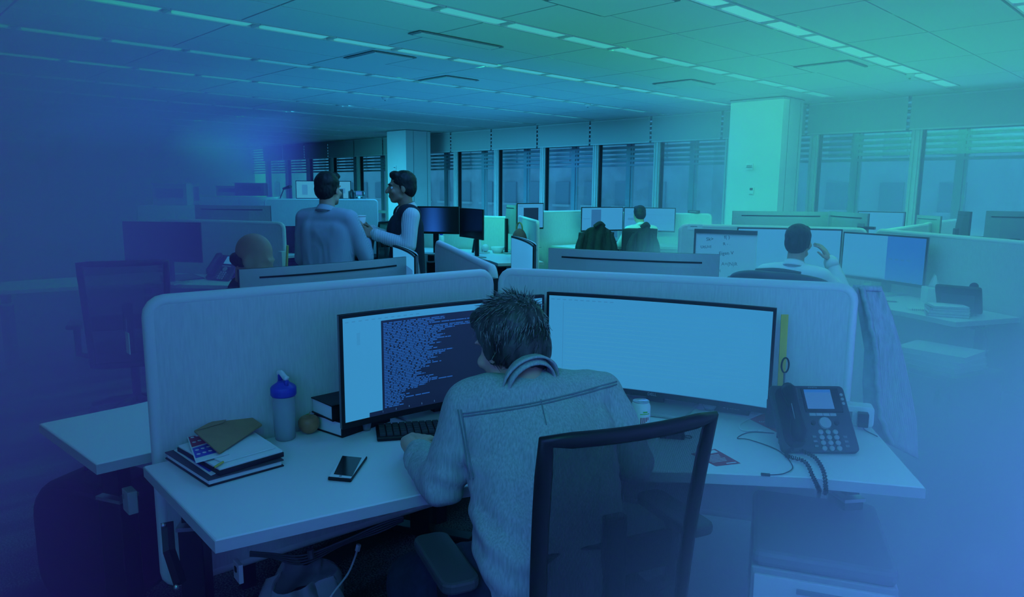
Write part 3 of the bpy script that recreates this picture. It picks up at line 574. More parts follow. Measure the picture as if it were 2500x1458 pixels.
monR = monitor('wide monitor with blank bright screen at the right of the denim man', atd(1338, 722, 2.86), atd(1898, 741, 2.50), 1, .385, [('ribbon_marks', s_line, [(.01 + .028*i, .026 + .028*i, .955, .966) for i in range(11)]), ('page_lines', s_pale, [(.08, .95, .86 - .05*i, .864 - .05*i) for i in range(15)]), ('taskbar', s_mid, [(.0, 1, 0, .006)]), ('task_icons', s_icon, [(.24 + .012*i, .248 + .012*i, .006, .02) for i in range(3)]), ('pane_edge', s_line, [(.068, .070, .02, .93)])], logo=True)
# the man in the denim shirt
O = V((-1.12, 1.25, 0)); q = lambda p: V(p) - O
hero = dict(head=q(atd(1243, 843, 1.96)), neck=q(atd(1290, 928, 1.88)), shl=q(atd(1150, 985, 1.90)), shr=q(atd(1462, 968, 2.02)), chest=q(atd(1318, 1080, 1.90)), pelvis=q(atd(1345, 1375, 1.80)), ell=q(onz(1078, 1183, .815)), wrl=q(onz(998, 1082, .832)), elr=q(atd(1545, 1130, 2.0)), wrr=q(atd(1440, 1075, 2.30)),
            hipl=q(atd(1225, 1420, 1.82)), hipr=q(atd(1430, 1430, 1.92)), knl=q(atd(1010, 1420, 2.02)), knr=q(atd(1240, 1400, 2.35)), anl=q(V((-1.84, 1.33, .10))), anr=q(V((-1.66, 1.62, .10))))
def hero_hair(t, hp, ho):
    random.seed(11); mb, ml = MB(), MB()
    for i in range(3400):
        a = random.uniform(0, 2*pi); zz = random.uniform(-.95, 1.0); r = sqrt(1 - zz*zz)
        d = V((r*cos(a), r*sin(a), zz))
        if d.y > .35 and d.z < .45: continue
        if d.z < -.55 and d.y > -.3: continue
        p = V((0, -.022, .032)) + V((d.x*.083, d.y*.098, d.z*(.095 if d.z > 0 else .105)))
        down = V((0, 0, -1)); tw = V((.12, -.03, .128)); tang = (p - tw); tang = (tang - d*tang.dot(d)); tang = tang.normalized() if tang.length > .01 else V((1, 0, 0))
        L = random.uniform(.025, .050); j = V([random.gauss(0, .28) for _ in range(3)]); dr = (tang*.9 + down*.35*(1 if d.z < .5 else 0) + d*(.16 + .22*(d.z > .6)) + j*.8).normalized()
        pts = [p, p + dr*L*.5 + d*.003, p + dr*L - d*.004*(d.z < .6)]
        (ml if (random.random() < (.55 if d.z > .15 else .14)) else mb).tube([hp(*x) for x in pts], [.0014, .0011, .0003], 3)  # pale strands crowd the top, painting the light on the crown
    o = mb.build('hair_strands', m_hairg, t, smooth=True); o['kind'] = 'stuff'; o = ml.build('grey_highlight_strands', m_hairl, t, smooth=True); o['kind'] = 'stuff'
fl = (onz(1056, 1056, .815) - onz(998, 1082, .832)).normalized()
man = human('person', 'seated man with greying hair in a denim shirt, seen from behind at the nearest desk', O, 0, hero, (-1, -.06, -.32), m_skinA, m_hairg, m_denim, m_navy, .006, [(q(atd(1150, 1180, 1.9)), .16, .006, (10, 20, 95)), (q(atd(985, 1165, 1.85)), .13, .006, (60, 30, 60)), (q(atd(1240, 1330, 1.75)), .20, .006, (25, 10, 85))], 'thick', 'rolled', .014, {'l': (fl, (0, 0, 1), .45), 'r': ((-.8, .5, -.1), (0, 0, 1), .4)}, False, 1.04, hairfn=hero_hair)
bpy.context.view_layer.update()
from mathutils.bvhtree import BVHTree
shirt = [c for c in man.children if c.name.startswith('shirt')][0]
bvh = BVHTree.FromPolygons([v.co for v in shirt.data.vertices], [p.vertices[:] for p in shirt.data.polygons])
def seam(name, px, r=.0022, off=.001):
    pts = []
    for x, y in px:
        h = bvh.ray_cast(EYE - O, ray(x, y).normalized()); 
        if h[0]: pts.append(h[0] + h[1]*off)
    if len(pts) > 2: MB().tube(bez(pts, 4), r, 6).build(name, m_seam, man, smooth=True)
for dy in (0, 7): seam('yoke_seam', [(1130 + 25*i, 1010 - 5.2*i + dy + 10*sin(pi*i/15)) for i in range(16)])
for dx in (0, 8): seam('shoulder_seam', [(1118 + dx + 3*i, 1000 + 17*i) for i in range(11)])
seam('centre_pleat', [(1320 + 2*i, 975 + 9*i) for i in range(8)], .0016)
# sneaker mark under the desk
s_l = [c for c in man.children if c.name.startswith('shoe')][0]
a = hero['anl']; kf = (hero['knl'] - hero['hipl']); kf.z = 0; kf = kf.normalized(); sd = V((kf.y, -kf.x, 0)); sd = sd if sd.dot(-V((-.7, .69, 0))) > 0 else -sd
sw = [(.10, .062), (.02, .020), (-.02, .012), (-.045, .022), (-.03, .036), (-.012, .030), (.02, .036)]
MB().ringed([[a + kf*(x + .05) + V((0, 0, y - .07)) + sd*k for x, y in sw] for k in (.038, .047)]).build('side_mark', m_white, s_l)
office_chair('black mesh office chair holding the denim man, its back toward us', (-1.197, 1.375), 160, 1.065, .44, loose=.35)
# ------------------------------------------------------------------ things on our desk
def slab(name, label, cat, px, z, h, m, parts=(), group=None, bevel=.001):
    """a flat thing lying at height z whose four corners are seen at px"""
    P_ = [onz(x, y, z + h) for x, y in px]; c = sum(P_, V()) / 4; t = thing(name, label, cat, (c.x, c.y, z), 0, group)
    L = [(p.x - c.x, p.y - c.y) for p in P_]; inn = lambda f: [(x*f, y*f) for x, y in L]
    if not parts: MB().prism(L, 0, h).build('sheet', m, t, bevel=bevel); return t, L
    for nm, mt, f, z0, z1 in parts: MB().prism(inn(f), z0, z1).build(nm, mt, t, bevel=bevel)
    return t, L
slab('portfolio', 'dark grey leather portfolio at the bottom of the stack on the left desk end', 'portfolio', ((402, 1104), (508, 1172), (693, 1122), (585, 1056)), DZ, .022, m_dgrey, (('back_cover', m_steel, 1, 0, .004), ('pages', m_paper, .96, .004, .018), ('front_cover', m_dgrey, 1, .018, .022)))
slab('notebook', 'white topped notebook with dark edges lying on the grey portfolio', 'notebook', ((432, 1088), (535, 1146), (693, 1100), (595, 1036)), DZ + .0225, .020, m_paper, (('back_cover', m_steel, 1, 0, .014), ('pages', m_paper, .975, .014, .020)))
slab('booklet', 'blue printed booklet poking out at the left under the white notebook', 'booklet', ((424, 1098), (515, 1160), (560, 1140), (470, 1080)), DZ + .0222, .003, m_bluep, (('cover', m_paper, 1, 0, .002), ('print', m_bluep, .82, .002, .0026)))
slab('paper_sheet', 'white paper sheets spread under the brown envelope', 'paper', ((500, 1110), (545, 1128), (672, 1092), (610, 1062)), DZ + .043, .004, m_paper)
t, L = slab('leaflet', 'red and blue printed leaflet with white figures under the brown envelope', 'leaflet', ((455, 1062), (478, 1130), (560, 1108), (520, 1040)), DZ + .048, .002, m_white, (('sheet', m_paper, 1, 0, .001),))
lx = lambda u, v: V((L[0][0], L[0][1], 0)).lerp(V((L[3][0], L[3][1], 0)), u).lerp(V((L[1][0], L[1][1], 0)).lerp(V((L[2][0], L[2][1], 0)), u), v)
for nm, mt, v0, v1 in (('red_print', m_red, .02, .48), ('blue_print', m_bluep, .52, .86)): MB().grid(lambda u, v: lx(.04 + .9*u, v0 + (v1-v0)*v) + V((0, 0, .0014)), 1, 1).build(nm, mt, t)
mb = MB()
for i in range(4):
    for v0 in (.16, .34, .62, .76): p = lx(.16 + .18*i, v0) + V((0, 0, .0018)); mb.cyl(p, p + V((0, 0, .0004)), .006, n=8)
mb.build('figures', m_paper, t)['kind'] = 'stuff'
a_, b_, c_, d_ = onz(474, 1056, DZ + .075), onz(535, 1110, DZ + .052), onz(640, 1040, DZ + .056), onz(580, 998, DZ + .085)
t = thing('envelope', 'brown kraft envelope propped on top of the papers at the left desk end', 'envelope', (b_.x, b_.y, DZ + .05))
e_ = [p - V((b_.x, b_.y, DZ + .05)) for p in (a_, b_, c_, d_)]
MB().add([*e_, *[p + V((0, 0, .006)) for p in e_]], [(0, 3, 2, 1), (4, 5, 6, 7), (0, 1, 5, 4), (1, 2, 6, 5), (2, 3, 7, 6), (3, 0, 4, 7)]).build('envelope_body', m_brown, t, bevel=.001)
MB().add([e_[0].lerp(e_[1], .04) + V((0, 0, .0075)), e_[3].lerp(e_[2], .04) + V((0, 0, .0075)), (e_[0] + e_[1] + e_[2] + e_[3])/4*.55 + (e_[0] + e_[3])*.225 + V((0, 0, .008))], [(0, 1, 2)]).build('flap', m_brown, t, solid=.001)
t = thing('pencil', 'short yellow pencil hanging over the edge of the white notebook', 'pencil', onz(545, 1128, DZ + .05)); MB().tube([(0, 0, 0), (.02, -.035, -.002)], .0035, 6).build('barrel', m_yellow, t); MB().tube([(.02, -.035, -.002), (.024, -.042, -.0022)], [.0035, .0006], 6).build('tip', m_black, t)
p = onz(697, 1071, DZ); t = thing('shaker_bottle', 'tall frosted drinking bottle with blue screw lid and white flip cap', 'bottle', p)
MB().lathe([(.030, 0), (.034, .004), (.036, .06), (.0375, .15), (.037, .152), (.034, .148), (.033, .06), (.030, .006)], 24).build('bottle_body', m_glassy, t, smooth=True)
MB().lathe([(.0385, .150), (.042, .155), (.042, .178), (.038, .184), (.020, .196), (.018, .200)], 24).build('lid', m_bluep, t, smooth=True)
MB().tube([(-.020, 0, .185), (-.020, 0, .215), (-.014, 0, .222)], .008, 8).build('spout', m_bluep, t, smooth=True); MB().tube([(.024, 0, .186), (.024, 0, .208)], .007, 8).build('hinge', m_bluep, t, smooth=True)
MB().tube(bez([(-.028, 0, .222), (-.010, 0, .226), (.012, 0, .216), (.028, 0, .214)], 6), [.009]*19, 10).build('flip_cap', m_white, t, smooth=True)
def apple(label, px, py, r, m):
    p = onz(px, py, DZ); t = thing('apple', label, 'apple', p, px * .01); pr = []
    for k in range(15): a = pi*k/14; rr = r*(sin(a)**.85)*(1 + .10*cos(pi - a)); pr.append((max(rr, .002), r*.93*(1 - cos(a)) - .012*math.exp(-((pi-a)/.35)**2) + (.006*math.exp(-(a/.3)**2))))
    MB().lathe(pr, 22).build('flesh', m, t, smooth=True); MB().tube([(0, 0, r*1.72), (.002, 0, r*1.9), (.006, .002, r*2.08)], [.0018, .0016, .0022], 6).build('stem', m_brown, t); return t
apple('red and yellow apple standing in front of the black books', 755, 1058, .036, m_apple); apple('bright green apple half hidden behind the bottle', 743, 1037, .0355, m_green)
def book(label, loc, rz, w, d, h, m, cat='book', name='book', grp='thick black books'):
    t = thing(name, label, cat, loc, rz, grp); MB().box((0, 0, .002), (w, d, .004)).box((0, 0, h - .002), (w, d, .004)).box((-w/2 + .003, 0, h/2), (.006, d, h)).build('cover', m, t, bevel=.001)
    MB().box((.004, 0, h/2), (w - .016, d - .010, h - .009)).build('pages', m_paper, t); return t
p = onz(800, 1045, DZ); bz_ = rad(84)
B1 = book('thick black book at the bottom of the pair behind the apples', p + V((.035, .080, 0)), rad(189), .15, .22, .055, m_black); text('spine_print', '66', .016, m_yellow, B1, (-.0765, -.05, .022), (pi/2, 0, -pi/2), .0003)
B2 = book('thick black book on top of the pair behind the apples', p + V((.030, .070, .0555)), rad(180), .145, .215, .055, m_black)
t, L = slab('smartphone', 'white smartphone in a dark case lying on the desk', 'phone', ((838, 1108), (897, 1112), (857, 1169), (800, 1164)), DZ, .012, m_black, (('case', m_black, 1, 0, .010), ('front', m_white, .95, .010, .0115)), bevel=.003)
MB().prism([(x*.86, y*.74) for x, y in L], .0115, .0121).build('screen', s_off, t); MB().cyl((((L[2][0]+L[3][0])/2*.86), ((L[2][1]+L[3][1])/2*.86), .0115), (((L[2][0]+L[3][0])/2*.86), ((L[2][1]+L[3][1])/2*.86), .0122), .0045, n=14).build('home_button', m_grey, t)
p = onz(895, 1050, DZ); t = thing('glass_cup', 'small clear glass cup on the desk under the code monitor', 'cup', p); MB().lathe([(.014, 0), (.018, .03), (.0165, .03), (.013, .004)], 16).build('cup', m_glassy, t, smooth=True); MB().lathe([(.0125, .004), (.013, .010), (.001, .011)], 14).build('contents', m_apple, t)
kp = onz(1075, 1052, DZ); t = thing('keyboard', 'black keyboard under the left hand of the denim man', 'keyboard', kp, rad(59)); MB().box((0, 0, .008), (.44, .14, .014)).build('base', m_black, t, bevel=.004)
kb = MB()
for r_ in range(5):
    for c_i in range(18): kb.box((-.20 + .0235*c_i, -.048 + .024*r_, .018), (.019, .019, .008))
kb.build('keys', m_dgrey, t)['kind'] = 'stuff'
p = onz(1562, 1062, DZ); t = thing('soda_can', 'white soda can with red and green print beside the right monitor', 'can', p)
MB().lathe([(.024, 0), (.032, .008), (.033, .012), (.033, .105), (.028, .118), (.0265, .122), (.024, .119), (.001, .118)], 24).build('body', m_white, t, smooth=True)
MB().lathe([(.0275, .1185), (.0285, .1225), (.026, .1235), (.025, .120)], 24).build('rim', m_chrome, t, smooth=True); MB().box((0, 0, .120), (.012, .02, .0015)).build('pull_tab', m_chrome, t)
def wrap(mb, a0, a1, z0, z1): mb.grid(lambda u, v: V((.0335*cos(a0 + (a1-a0)*u), .0335*sin(a0 + (a1-a0)*u), z0 + (z1-z0)*v)), 6, 1)
mb = MB(); [wrap(mb, -.95 + .2*i, -.83 + .2*i, .045 + .004*i, .072) for i in range(5)]; mb.build('red_print', m_red, t); mb = MB(); wrap(mb, -1.0, .1, .082, .085); wrap(mb, -.7, -.2, .088, .093); mb.build('green_print', m_green, t)
t, L = slab('flyer', 'red printed flyer lying flat beside the chair back', 'flyer', ((1686, 1108), (1746, 1096), (1808, 1131), (1748, 1138)), DZ, .0012, m_red)
lx2 = lambda u, v: V((*L[0], 0)).lerp(V((*L[1], 0)), u).lerp(V((*L[3], 0)).lerp(V((*L[2], 0)), u), v)
mb = MB(); mb.grid(lambda u, v: lx2(.1 + .8*u, .06 + .16*v) + V((0, 0, .0016)), 1, 1)
for k in range(6): mb.grid(lambda u, v: lx2(.1 + (.7 - .05*(k % 3))*u, .34 + .08*k + .025*v) + V((0, 0, .0016)), 1, 1)
mb.grid(lambda u, v: lx2(.5 + .4*u, .90 + .05*v) + V((0, 0, .0016)), 1, 1); mb.build('white_print', m_paper, t)
t, L = slab('flyer', 'red flyer with white lettering half under the desk phone', 'flyer', ((1828, 1022), (1886, 1004), (1960, 1040), (1898, 1056)), DZ, .0012, m_red); text('lettering', 'unity', .026, m_paper, t, (-.02, -.03, .0015), (0, 0, rad(25)), .0002)
desk_phone('large black desk phone on the front desk, handset in its cradle', onz(2006, 1112, DZ) + pol(136, .05), rad(46), 1.0)
pc = onz(1936, 1128, DZ)
coil('phone_cord', [onz(1935, 1095, DZ + .02), onz(1920, 1112, DZ + .012), onz(1965, 1128, DZ + .012), onz(1985, 1165, DZ + .012), onz(1998, 1192, DZ + .008), onz(2000, 1200, DZ - .10), onz(1998, 1215, DZ - .30)], .006, 70, .0018, m_black, 'black coiled cord hanging from the front desk phone over the desk edge', 'cord')
coil('phone_cord', [onz(1955, 1100, DZ + .02), onz(1990, 1118, DZ + .012), onz(2010, 1150, DZ + .012), onz(2016, 1192, DZ + .008), onz(2014, 1205, DZ - .09)], .006, 46, .0018, m_black, 'second loop of black coiled phone cord lying right beside the first', 'cord')
cb = MB().tube(bez([onz(x, y, DZ + .003) for x, y in ((1890, 1058), (1830, 1056), (1800, 1070), (1830, 1074), (1900, 1100), (1935, 1138), (1915, 1156), (1880, 1160))], 8), .0016, 6).build('charging_cable', m_dgrey, None, smooth=True); tag(cb, 'thin dark charging cable curling in front of the desk phone', 'cable'); MB().tube([onz(1880, 1160, DZ + .004), onz(1858, 1158, DZ + .004)], .0045, 6).build('plug', m_dgrey, cb)
cb = MB().tube(bez([onz(x, y, DZ + .004) for x, y in ((1885, 1000), (1840, 1018), (1808, 1035), (1812, 1050), (1850, 1052))], 8), .0028, 6).build('white_cable', m_white, None, smooth=True); tag(cb, 'white cable looping behind the red lettered flyer', 'cable'); MB().tube([onz(1850, 1052, DZ + .004), onz(1862, 1052, DZ + .004)], .005, 6).build('plug', m_white, cb)
p = onz(2082, 1040, DZ); t = thing('power_box', 'white desk power outlet box behind the front desk phone', 'outlet', p + V((-.02, .02, 0)), rad(27)); MB().prism(rrect(-.075, .075, 0, .075, .012), -.03, .03, XZ).build('housing', m_white, t, bevel=.004)
for x in (-.045, -.01): MB().box((x, -.031, .035), (.026, .004, .036)).build('socket', m_grey, t)
t2 = thing('charger', 'black charger plugged into the white power box', 'charger', p + V((.015, .005, 0)) , rad(27)); MB().box((.01, -.035, .038), (.034, .034, .050)).build('brick', m_black, t2, bevel=.003); MB().tube(bez([(.01, -.04, .014), (.02, -.05, .004), (.05, -.10, .003)], 6), .0018, 6).build('lead', m_dgrey, t2)
p = atd(1936, 940, 2.60); t = thing('tissue', 'crumpled white tissue standing behind the desk phone', 'tissue', (p.x, p.y, DZ)); MB().lathe([(.035, 0), (.035, .10), (.02, .105)], 8).build('box', m_white, t)
mb = MB(); random.seed(5); mb.grid(lambda u, v: V(((u-.5)*.07*(1.1-v) + .012*sin(9*u + 4*v), .02*sin(11*u)*(1-v), .09 + .055*v*(.6 + .4*cos(5*u)))), 10, 6); mb.build('sheet', m_paper, t, smooth=True, solid=.001)
p = atd(1897, 985, 2.55); t = thing('pen_cup', 'dark pen cup hidden behind the right monitor edge', 'cup', (p.x, p.y, DZ)); MB().lathe([(.036, 0), (.038, .10), (.035, .10), (.034, .005)], 16).build('cup', m_black, t, smooth=True)
a_ = atd(1907, 960, 2.54); b_ = atd(1916, 768, 2.57); t = thing('ruler', 'yellow wooden ruler standing beside the right monitor', 'ruler', (a_.x, a_.y, DZ + .02)); d = b_ - V((a_.x, a_.y, DZ + .02)); rr = RX.to_tuple(); R_ = V((RX.x, RY.x, 0)).normalized()
MB().add([o_ + R_*s*.013 + V((0, 0, 0)) + R_.cross(V((0, 0, 1)))*k for o_ in (V((0, 0, 0)), d) for s in (-1, 1) for k in (-.0015, .0015)], [(0, 2, 3, 1), (4, 5, 7, 6), (0, 4, 6, 2), (1, 3, 7, 5), (0, 1, 5, 4), (2, 6, 7, 3)]).build('strip', m_yellow, t)
c_ = atd(1917, 892, 2.52); t = thing('scissors', 'scissors with black ring handle sticking up behind the right monitor edge', 'scissors', (c_.x, c_.y, DZ + .02)); cc = V((0, 0, c_.z - DZ - .02))
MB().tube([cc + R_*.013*cos(2*pi*k/18) + V((0, 0, .027*sin(2*pi*k/18))) for k in range(18)], .003, 6, loop=True).build('ring_handle', m_black, t, smooth=True); MB().tube([cc - V((0, 0, .027)), (0, 0, 0)], [.004, .002], 6).build('blade', m_chrome, t)
p = onz(1790, 1012, DZ); t = thing('small_box', 'small black box with white mark under the right monitor', 'box', p + V((-.02, .03, 0)), rad(20)); MB().box((0, 0, .022), (.13, .06, .044)).build('case', m_black, t, bevel=.003); text('white_mark', '8 | tools', .018, m_silver, t, (0, -.031, .024), (pi/2, 0, 0))
p = onz(1738, 1006, DZ); t = thing('bowl', 'small clear bowl under the right monitor', 'bowl', p + V((-.02, .02, 0))); MB().lathe([(.02, 0), (.036, .03), (.034, .03), (.018, .004)], 18).build('bowl', m_glassy, t, smooth=True); MB().sph((0, 0, .014), (.024, .024, .010)).build('contents', m_paper, t, smooth=True)
p = onz(1640, 1066, DZ); t = thing('card_reader', 'small dark wallet with a key ring lying on the desk behind the chair mesh', 'wallet', p, rad(35)); MB().box((0, 0, .010), (.085, .06, .020)).build('wallet_body', m_black, t, bevel=.004); MB().tube([(.055 + .012*cos(2*pi*k/14), .012*sin(2*pi*k/14), .003) for k in range(14)], .0015, 6, loop=True).build('key_ring', m_dgrey, t)
# cardigan over the partition end
m_rib = mat('rib_knit', (.46, .46, .49), .95, var=.12, scale=40, bump=.3)
Lp = [(2084, 702), (2096, 760), (2112, 850), (2108, 930), (2112, 1010), (2150, 1072)]; Rp = [(2150, 704), (2176, 770), (2202, 860), (2222, 950), (2236, 1030), (2240, 1120)]
def drape(u, v, D0=2.80, rib=.0022, nb=24):
    k = v * (len(Lp) - 1); i = min(int(k), len(Lp) - 2); f = k - i; l = V(Lp[i]).lerp(V(Lp[i+1]), f); r = V(Rp[i]).lerp(V(Rp[i+1]), f); q_ = l.lerp(r, u)
    return atd(q_.x, q_.y, D0 - .055*sin(pi*u)*(.3 + .7*v) + .008*sin(2*pi*u*1.7 + 3*v) + .012*noise.noise(V((u*2, v*4, 2))) - rib*sin(2*pi*u*nb))
p = drape(.5, 0); t = thing('cardigan', 'grey ribbed knit cardigan hung over the right end of the near partition', 'cardigan', (p.x, p.y, p.z)); qq = V(p)
MB().grid(lambda u, v: drape(.30 + .70*u, v) - qq, 200, 30).build('knit_body', m_knit, t, smooth=True, solid=.01); MB().grid(lambda u, v: drape(.34*u, v, 2.765, .002, 4) - qq, 14, 40).build('sleeve', m_rib, t, smooth=True, solid=.012)
MB().tube([drape(.30 + .018*sin(60*k/60), k/60, 2.735) - qq for k in range(61)], .010, 8).build('button_band', m_rib, t, smooth=True)
MB().tube([drape(k/8, .004, 2.79) - qq for k in range(9)], .012, 8).build('shoulder_fold', m_knit, t, smooth=True)
# under the desk
t = thing('desk_bracket', 'black steel bracket bolted below the left desk end', 'bracket', onz(405, 1300, .56)); a_ = V(t.location)
pts = [atd(408, 1275, 1.98) - a_, atd(413, 1345, 1.96) - a_, atd(440, 1425, 1.88) - a_]; MB().tube(pts, .016, 4, flat=.4).build('arm', m_black, t); 
for p in (pts[0], pts[2]): MB().sph(p + V((.012, -.014, 0)), .007, None, 8, 6).build('bolt', m_chrome, t)
cb = MB()
for k in range(4): cb.tube(bez([atd(x, y + 3*k, 2.06 + .02*k) for x, y in ((610, 1348), (660, 1352), (740, 1356 + 4*k), (840, 1320), (930, 1280 + 3*k), (985, 1262))], 8), .0032, 6)
o = cb.build('cable_bundle', m_dgrey, None, smooth=True); tag(o, 'bundle of grey cables slung under the front edge of the desk', 'cable'); MB().tube([atd(757, 1342, 2.06), atd(760, 1364, 2.06)], .010, 8).build('cable_tie', m_dgrey, o)
p = atd(582, 1395, 1.86); t = thing('socket_plate', 'white power socket plate under the left part of the front desk', 'outlet', p, rad(355)); MB().box((0, 0, 0), (.045, .012, .052)).build('plate', m_silver, t, bevel=.002); MB().box((0, -.007, .008), (.012, .003, .014)).build('slot', m_black, t)
o = MB().tube(bez([atd(872, 1345, 2.2), atd(850, 1400, 2.15), atd(800, 1470, 2.1), atd(770, 1560, 2.1)], 8), .0035, 6).build('white_lead', m_silver, None, smooth=True); tag(o, 'pale cable hanging to the floor beside the bin under the desk', 'cable'); MB().tube([atd(872, 1345, 2.2), atd(876, 1330, 2.2)], .008, 6).build('plug', m_silver, o)
p = onz(735, 1560, 0); p = atd(740, 1430, 2.2); t = thing('waste_bin', 'small bin with clear crumpled liner under the front desk', 'bin', (p.x, p.y, 0)); MB().lathe([(.11, 0), (.14, .30), (.135, .30), (.105, .01)], 20).build('bin', m_black, t, smooth=True)
mb = MB(); mb.grid(lambda u, v: V((cos(2*pi*u), sin(2*pi*u), 0))*(.142 - .05*v*v + .014*sin(14*pi*u + 5*v)*(.3 + v) + .008*noise.noise(V((9*u, 7*v, 1)))) + V((0, 0, .22 + .20*v + .02*sin(9*u*pi))), 60, 14); mb.build('liner', m_bag, t, smooth=True)
p = V((-.86, 2.22, 0)); t = thing('pedestal', 'low drawer pedestal with cushion top under the right part of the front desk', 'cabinet', p, rad(27)); MB().box((0, 0, .25), (.40, .48, .46)).build('body', m_silver, t, bevel=.006); MB().prism(rrect(-.20, .20, -.24, .24, .03), .48, .53).build('cushion', m_grey, t, bevel=.015)
for z in (.12, .27, .40): d = MB().box((0, -.245, z), (.38, .012, .12)).build('drawer', m_white, t, bevel=.002); MB().box((0, -.256, z + .03), (.14, .012, .012)).build('handle', m_grey, d)
# ------------------------------------------------------------------ the neighbouring desks
desk('white desk left of our left partition, its corner poking out at far left', (-2.27, 2.0), 205.4)
desk('white desk hidden behind our right partition, under the backs of two monitors', (-2.2, 2.1), 85.4)
mb_ = monitor('silver back of a wide monitor behind our left partition', atd(583, 657, 3.28), atd(993, 628, 3.95), -1, .40, logo=False)
monitor('wide curved monitor seen nearly end on beside the left silver monitor back', atd(1016, 634, 3.62), atd(962, 590, 4.28), -1, .40, [('photo_area', s_mid, [(.1, .9, .2, .8)])])
monitor('long silver back of a monitor just behind our right partition', atd(1340, 605, 3.72), atd(1757, 622, 3.42), -1, .40)
monitor('curved silver monitor back seen end on, left of the long silver back', atd(1306, 601, 3.9), atd(1252, 574, 4.65), -1, .40)
def by_head(px, py, D, face, J): h = atd(px, py, D); l = J['head']; r = rad(face - 90); return V((h.x - (l.x*cos(r) - l.y*sin(r)), h.y - (l.x*sin(r) + l.y*cos(r)), 0)), r
J = sit_J(); o, r = by_head(621, 646, 3.55, 40, J); human('person', 'bald seated man whose dome shows above the monitor back at left', o, r, J, (0, 1, -.45), m_skinB, m_hair, m_trouser, m_trouser, .012, style='bald', eyes=False)
# cluster of the man in white, right
KD = (-2.2, 6.3); ZD = .80
desk('white desk of the man in the white shirt with puffer jacket on his chair', KD, 266, ZD)
partition('fabric partition carrying the whiteboard behind the white shirt man', (-2.25, 6.33), (-3.62, 5.66), .3, 1.27); partition('fabric partition right of the white shirt man running to the right edge', (-2.15, 6.33), (-.55, 5.25), .3, 1.27)
partition('fabric partition running away toward the windows behind the white shirt man', (-2.2, 6.5), (-2.35, 8.3), .3, 1.25); partition('far fabric partition in line behind it, closest to the right windows', (-2.4, 8.45), (-2.5, 9.95), .3, 1.25)
monitor('left wide bright monitor in front of the white shirt man', atd(1800, 553, 6.1), atd(2057, 562, 5.9), 1, .375, [('task_icons', s_icon, [(.02 + .02*i, .032 + .02*i, .005, .02) for i in range(12)])], dz=ZD)
monitor('right monitor of the white shirt man, half blue wallpaper', atd(2062, 562, 5.85), atd(2268, 584, 5.2), 1, .375, [('wallpaper', s_blue, [(.54, 1, 0, 1)]), ('light_beam', s_mid, [(.55, .85, .48, .50), (.84, .85, .2, .8)]), ('taskbar', s_mid, [(0, 1, 0, .03)])], dz=ZD)
J = sit_J(elr=(.34, .13, .86), wrr=(.19, .19, 1.13), head=(0, .10, 1.245))
o, r = by_head(1948, 604, 4.85, 96, J)
human('person', 'seated man in a white shirt with one hand to his head, seen from behind', o, r, J, (-.05, 1, -.1), m_skinA, m_hair, m_wshirt, m_trouser, .008, fold=.004, hands={'r': ((-.45, -.20, .8), (.9, .1, .4), .35)}, eyes=False)
office_chair('office chair with a quilted puffer jacket over its back, right of centre', (o.x + .02, o.y - .02), 96, 1.0, .52, mesh=False)
t = thing('puffer_jacket', 'dark quilted puffer jacket over the chair of the white shirt man', 'jacket', (o.x, o.y, 0), rad(6)); jk = MB()
for i in range(6): z = 1.035 - .075*i; jk.tube(bez([(-.33 - .01*i, -.16, z - .09), (-.28, -.24, z - .02), (-.15, -.31, z + .012), (0, -.325, z + .015), (.15, -.31, z + .012), (.28, -.24, z - .02), (.33 + .01*i, -.16, z - .09)], 5), .042, 10, flat=.8)
jk.build('quilted_back', m_puff, t, smooth=True)
for s in (-1, 1): MB().tube(bez([(s*.30, -.20, .99), (s*.36, -.19, .85), (s*.37, -.2, .60)], 6), [.06]*13, 10).build('sleeve', m_puff, t, smooth=True)
MB().tube(bez([(-.14, -.25, 1.06), (0, -.27, 1.075), (.14, -.25, 1.06)], 6), .03, 10).build('collar', m_puff, t, smooth=True)
a_, b_ = atd(1697, 560, 5.95), atd(1812, 566, 5.75); d = b_ - a_; t = thing('whiteboard', 'whiteboard with handwritten maths leaning on the partition left of the bright monitor', 'whiteboard', (a_.x, a_.y, ZD), math.atan2(d.y, d.x)); wz = a_.z - ZD; ww = d.length + .12
MB().box((ww/2, 0, wz/2), (ww, .012, wz)).build('board', m_white, t); MB().box((ww/2, -.004, wz - .012), (ww, .026, .034)).build('top_rail', m_dgrey, t); MB().box((.006, -.004, wz/2), (.014, .022, wz)).build('side_rail', m_dgrey, t)
for s_, x, z, sz in (('Sk>', .13, .36, .04), ('f( )', .27, .38, .04), ('R - .', .27, .33, .035), ('UtU=I', .10, .30, .035), ('Eigen V', .27, .26, .04), ('M xn', .14, .21, .04), ('A=(N)R', .30, .18, .04), ('Con 1 kt', .17, .13, .035)): text('handwriting', s_, sz, m_dgrey, t, (x, -.0065, wz*z/.43), (pi/2, .1*sin(x*40), 0), .0003)
p = onz(1773, 682, ZD); t = thing('pen_cup', 'dark mesh pen cup with scissors in front of the whiteboard', 'cup', p); MB().lathe([(.034, 0), (.05, .16), (.047, .16), (.032, .005)], 14).build('cup', m_dgrey, t, smooth=True)
for x in (-.02, .02): MB().tube([(x + .022*cos(2*pi*k/14)*.8, 0, .205 + .03*sin(2*pi*k/14) + x*.6) for k in range(14)], .004, 6, loop=True).build('scissor_ring', m_black, t)
t = thing('picture_card', 'small brown card with white figures beside the pen cup', 'card', onz(1808, 681, ZD), rad(20)); MB().box((0, 0, .045), (.09, .012, .09)).build('card', m_brown, t); [MB().sph((x, -.008, .055), (.011, .004, .016), None, 8, 6).build('figure', m_paper, t) for x in (-.025, 0, .025)]
